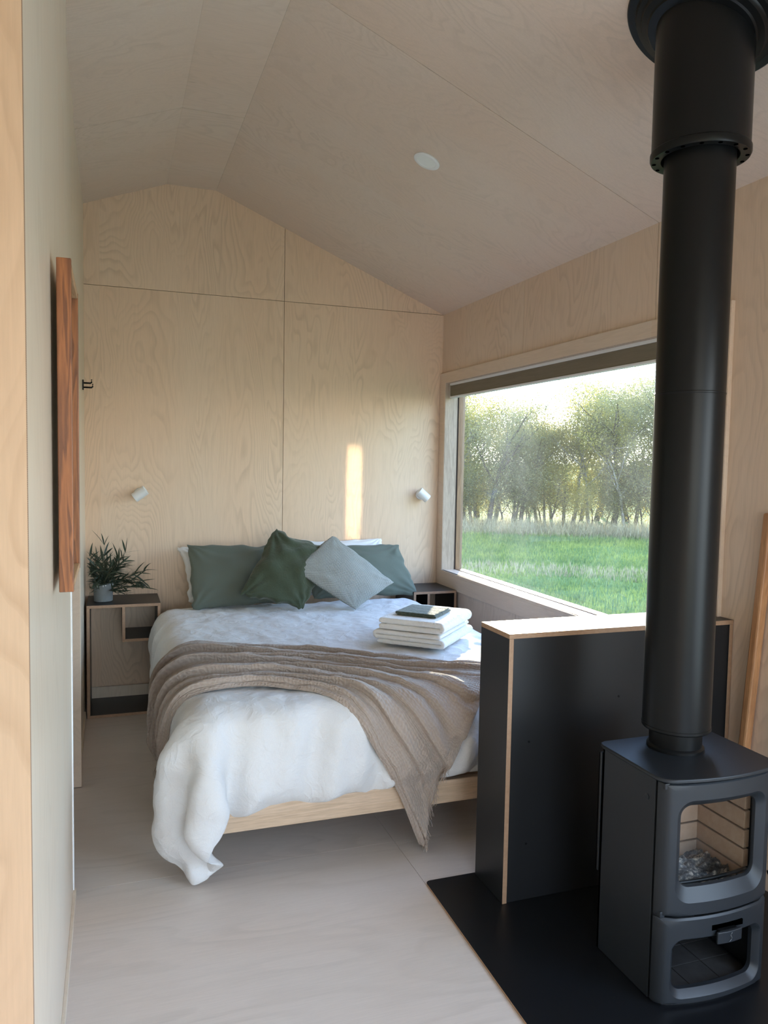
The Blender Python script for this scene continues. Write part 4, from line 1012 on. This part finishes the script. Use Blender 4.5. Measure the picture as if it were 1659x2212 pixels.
# grass blades: short on the paddock, tall and dry along the trees
def blades(name, n, rng, dmin, dmax, hmin, hmax, w, t0=14, t1=52, power=1.0, lean=.35):
    t = np.radians(rng.uniform(t0, t1, n)); d = dmin+(dmax-dmin)*rng.rand(n)**power
    x_ = np.sin(t)*d; y_ = np.cos(t)*d; h_ = hmin+(hmax-hmin)*rng.rand(n)**1.5; a = rng.uniform(0, PI, n)
    dx, dy = np.cos(a)*w, np.sin(a)*w; lx, ly = rng.normal(0, lean, n)*h_, rng.normal(0, lean, n)*h_
    gz = GZ+.0*x_
    base_ = np.stack([x_, y_, gz-.05], -1)
    P = np.stack([base_+np.stack([-dx, -dy, 0*dx], -1), base_+np.stack([dx, dy, 0*dx], -1), base_+np.stack([lx, ly, h_+.12], -1)], 1).reshape(-1, 3)
    me = bpy.data.meshes.new(name); me.vertices.add(3*n); me.vertices.foreach_set('co', P.ravel()); me.loops.add(3*n); me.polygons.add(n)
    me.loops.foreach_set('vertex_index', np.arange(3*n)); me.polygons.foreach_set('loop_start', np.arange(0, 3*n, 3)); me.update(calc_edges=True); me.validate()
    return me
rng = np.random.RandomState(4)
MT['blade'] = leaf_mat('grass blade', (.08, .16, .045), (.34, .38, .08), .5); MT['dry'] = leaf_mat('dry grass blade', (.26, .22, .12), (.50, .42, .24), .45)  # yellow patches in the green blade colour stand in for sunlit grass
o = link('grass', blades('grass', 70000, rng, 8, 25.5, .03, .12, .022), None, ['blade']); tag(o, 'short green paddock grass outside the window', 'grass', kind='stuff')
o = link('track_grass', blades('track_grass', 3600, rng, 15.0, 16.6, .02, .16, .03), None, ['dry']); tag(o, 'pale dry strip of grass crossing the green paddock', 'grass', kind='stuff')
o = link('tall_grass', blades('tall_grass', 16000, rng, 24.0, 27.0, .10, .50, .018), None, ['dry']); tag(o, 'tall dry straw coloured grass along the foot of the trees', 'grass', kind='stuff')

def bark_mat(name, c1, c2):
    m, nt, b = new_mat(name); v = coords(nt, (1, 1, .25)); n = noise(nt, v, 9, 4, .65); c = mixc(nt, ramp(nt, n.outputs[0], [(.4, (0, 0, 0)), (.6, (1, 1, 1))]), c1, c2); lnk(nt, c, b.inputs['Base Color']); b.inputs['Roughness'].default_value = .9; return m
MT['bark'] = bark_mat('pale gum bark', (.11, .085, .065), (.42, .38, .32)); MT['barkd'] = bark_mat('dark gum bark', (.05, .035, .028), (.13, .10, .08))
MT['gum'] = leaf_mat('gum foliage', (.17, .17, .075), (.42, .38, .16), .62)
MT['gumy'] = leaf_mat('sunlit gum foliage', (.24, .23, .06), (.60, .50, .13), .68)  # yellower copy of the gum leaf, sunlight put into its colour
def tree(seed, H_, crown, dens, barkm, leafm, trunk_r=.07, low=.25, name='gum_tree', leaf=1.0):
    rn = random.Random(seed); rg = np.random.RandomState(seed)
    root = empty(name, (0, 0, 0)); tm = MB(); tips = []
    def grow(p, d, L, r, lvl):
        pts = [p.copy()]; rr = [r]; n = 6
        for i in range(n):
            d = (d+Vector((rn.uniform(-.16, .16), rn.uniform(-.16, .16), .05))).normalized(); p = p+d*L/n; pts.append(p.copy()); rr.append(r*(1-.55*(i+1)/n))
            if lvl < 3 and i >= (2 if lvl else int(n*low)+1):
                for _ in range(1 if lvl else 2):
                    a = rn.uniform(0, 2*PI); el = rn.uniform(.25, .9); nd_ = Vector((math.cos(a)*math.cos(el), math.sin(a)*math.cos(el), math.sin(el)))
                    grow(p, (d*.35+nd_).normalized(), L*rn.uniform(.32, .52), rr[-1]*.55, lvl+1)
            if lvl >= 1 and i > 1: tips.append(p.copy())
        tm.tube(pts, rr, 6 if lvl < 2 else 4)
    grow(Vector((0, 0, -.1)), Vector((rn.uniform(-.12, .12), rn.uniform(-.12, .12), 1)).normalized(), H_*.86, trunk_r, 0)
    tk = tm.build('trunk', barkm, root, smooth=True, fix=False)
    tp = np.array([tuple(t) for t in tips]); k = int(dens*2.3); ci = rg.randint(0, len(tp), k)
    c = tp[ci]+rg.normal(0, crown, (k, 3))*np.array([1, 1, .7]); 
    s = rg.uniform(.020, .048, k)*leaf; a = rg.normal(0, 1, (k, 3)); a /= np.linalg.norm(a, axis=1, keepdims=True); b_ = np.cross(a, rg.normal(0, 1, (k, 3))); b_ /= np.linalg.norm(b_, axis=1, keepdims=True)
    a = a*s[:, None]*1.5; b_ = b_*s[:, None]*.55
    P = np.stack([c-a, c-b_, c+a, c+b_], 1).reshape(-1, 3); n = k
    me = bpy.data.meshes.new('foliage'); me.vertices.add(4*n); me.vertices.foreach_set('co', P.ravel()); me.loops.add(4*n); me.polygons.add(n)
    me.loops.foreach_set('vertex_index', np.arange(4*n)); me.polygons.foreach_set('loop_start', np.arange(0, 4*n, 4)); me.update(calc_edges=True); me.validate()
    link('foliage', me, root, [leafm]); return root
def place(proto, t_deg, d, sc, rz, label, cat, group, first):
    if first: r = proto
    else:
        r = proto.copy(); COL.objects.link(r)
        for ch in list(proto.children):
            c_ = ch.copy(); COL.objects.link(c_); c_.parent = r; c_.matrix_parent_inverse = ch.matrix_parent_inverse.copy()
    r.location = dirv(math.radians(t_deg), d, GZ); r.rotation_euler = (0, 0, rz); r.scale = (sc*.72, sc*.72, sc*.64); tag(r, label, cat, group); return r
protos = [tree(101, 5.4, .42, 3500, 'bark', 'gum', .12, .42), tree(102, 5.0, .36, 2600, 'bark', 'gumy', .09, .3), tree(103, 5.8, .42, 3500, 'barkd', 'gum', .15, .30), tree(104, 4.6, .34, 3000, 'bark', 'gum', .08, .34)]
used = set(); rn = random.Random(77)
specs = []
for i in range(22): specs.append([20.5+24.5*i/21+rn.uniform(-.5, .5), rn.uniform(26.2, 28.0), rn.uniform(.78, 1.05), rn.choice([0, 2, 3, 1]), 0])
for i in range(18): specs.append([20.0+26*i/17+rn.uniform(-.6, .6), rn.uniform(29.5, 33.0), rn.uniform(.85, 1.12), rn.choice([0, 1, 1, 2]), 1])
for i in range(8): specs.append([20.5+25*i/7+rn.uniform(-.9, .9), rn.uniform(34, 38), rn.uniform(.95, 1.2), rn.choice([1, 1, 0]), 2])
ORD = 'first second third fourth fifth sixth seventh eighth ninth tenth eleventh twelfth thirteenth fourteenth fifteenth sixteenth seventeenth eighteenth nineteenth twentieth'.split()
def in_view(t, d):      # seen through the picture window from the room's entrance
    return 24.9 < t < 38.4
specs.sort(key=lambda q: (q[4], q[0])); cnt = [0, 0, 0]
for k, (t, d, sc, pr_, row) in enumerate(specs):
    if abs(t-30.8) < 3.0: sc = min(sc, [.80, .88, .94][row])       # lower crowns where the sun breaks over them
    if t > 33: sc *= 1.16
    if t < 27.6: sc *= 1.22
    where = ['front row along the paddock edge', 'second row of the grove', 'hazy back row of the grove'][row]
    if in_view(t, d): lab = 'gum tree, %s from the left in the %s' % (ORD[cnt[row]], where); cnt[row] += 1
    else: lab = 'gum tree of the %s row, beyond the sides of the window view' % ['front', 'second', 'back'][row]
    place(protos[pr_], t, d, sc, rn.uniform(0, 6.28), lab, 'tree', ['front row gum trees', 'second row gum trees', 'back row gum trees'][row], pr_ not in used); used.add(pr_)
def shrub(seed, mat, name='shrub'):
    return tree(seed, 1.9, .34, 3500, 'barkd', mat, .03, .0, name, .6)
sp_ = [shrub(201, 'gum'), shrub(202, 'gumy')]; us = set(); bt = sorted(20.0+25.0*i/31+rn.uniform(-.4, .4) for i in range(32)); cb = 0
for t in bt:
    k = rn.choice([0, 0, 1])
    if in_view(t, 28): lab = 'scrubby bush under the gum trees, %s from the left' % ORD[cb]; cb += 1
    else: lab = 'scrubby bush under the gum trees, beyond the sides of the window view'
    place(sp_[k], t, rn.uniform(26.5, 31), rn.uniform(.9, 1.8), rn.uniform(0, 6.28), lab, 'bush', 'bushes under the gum trees', k not in us); us.add(k)
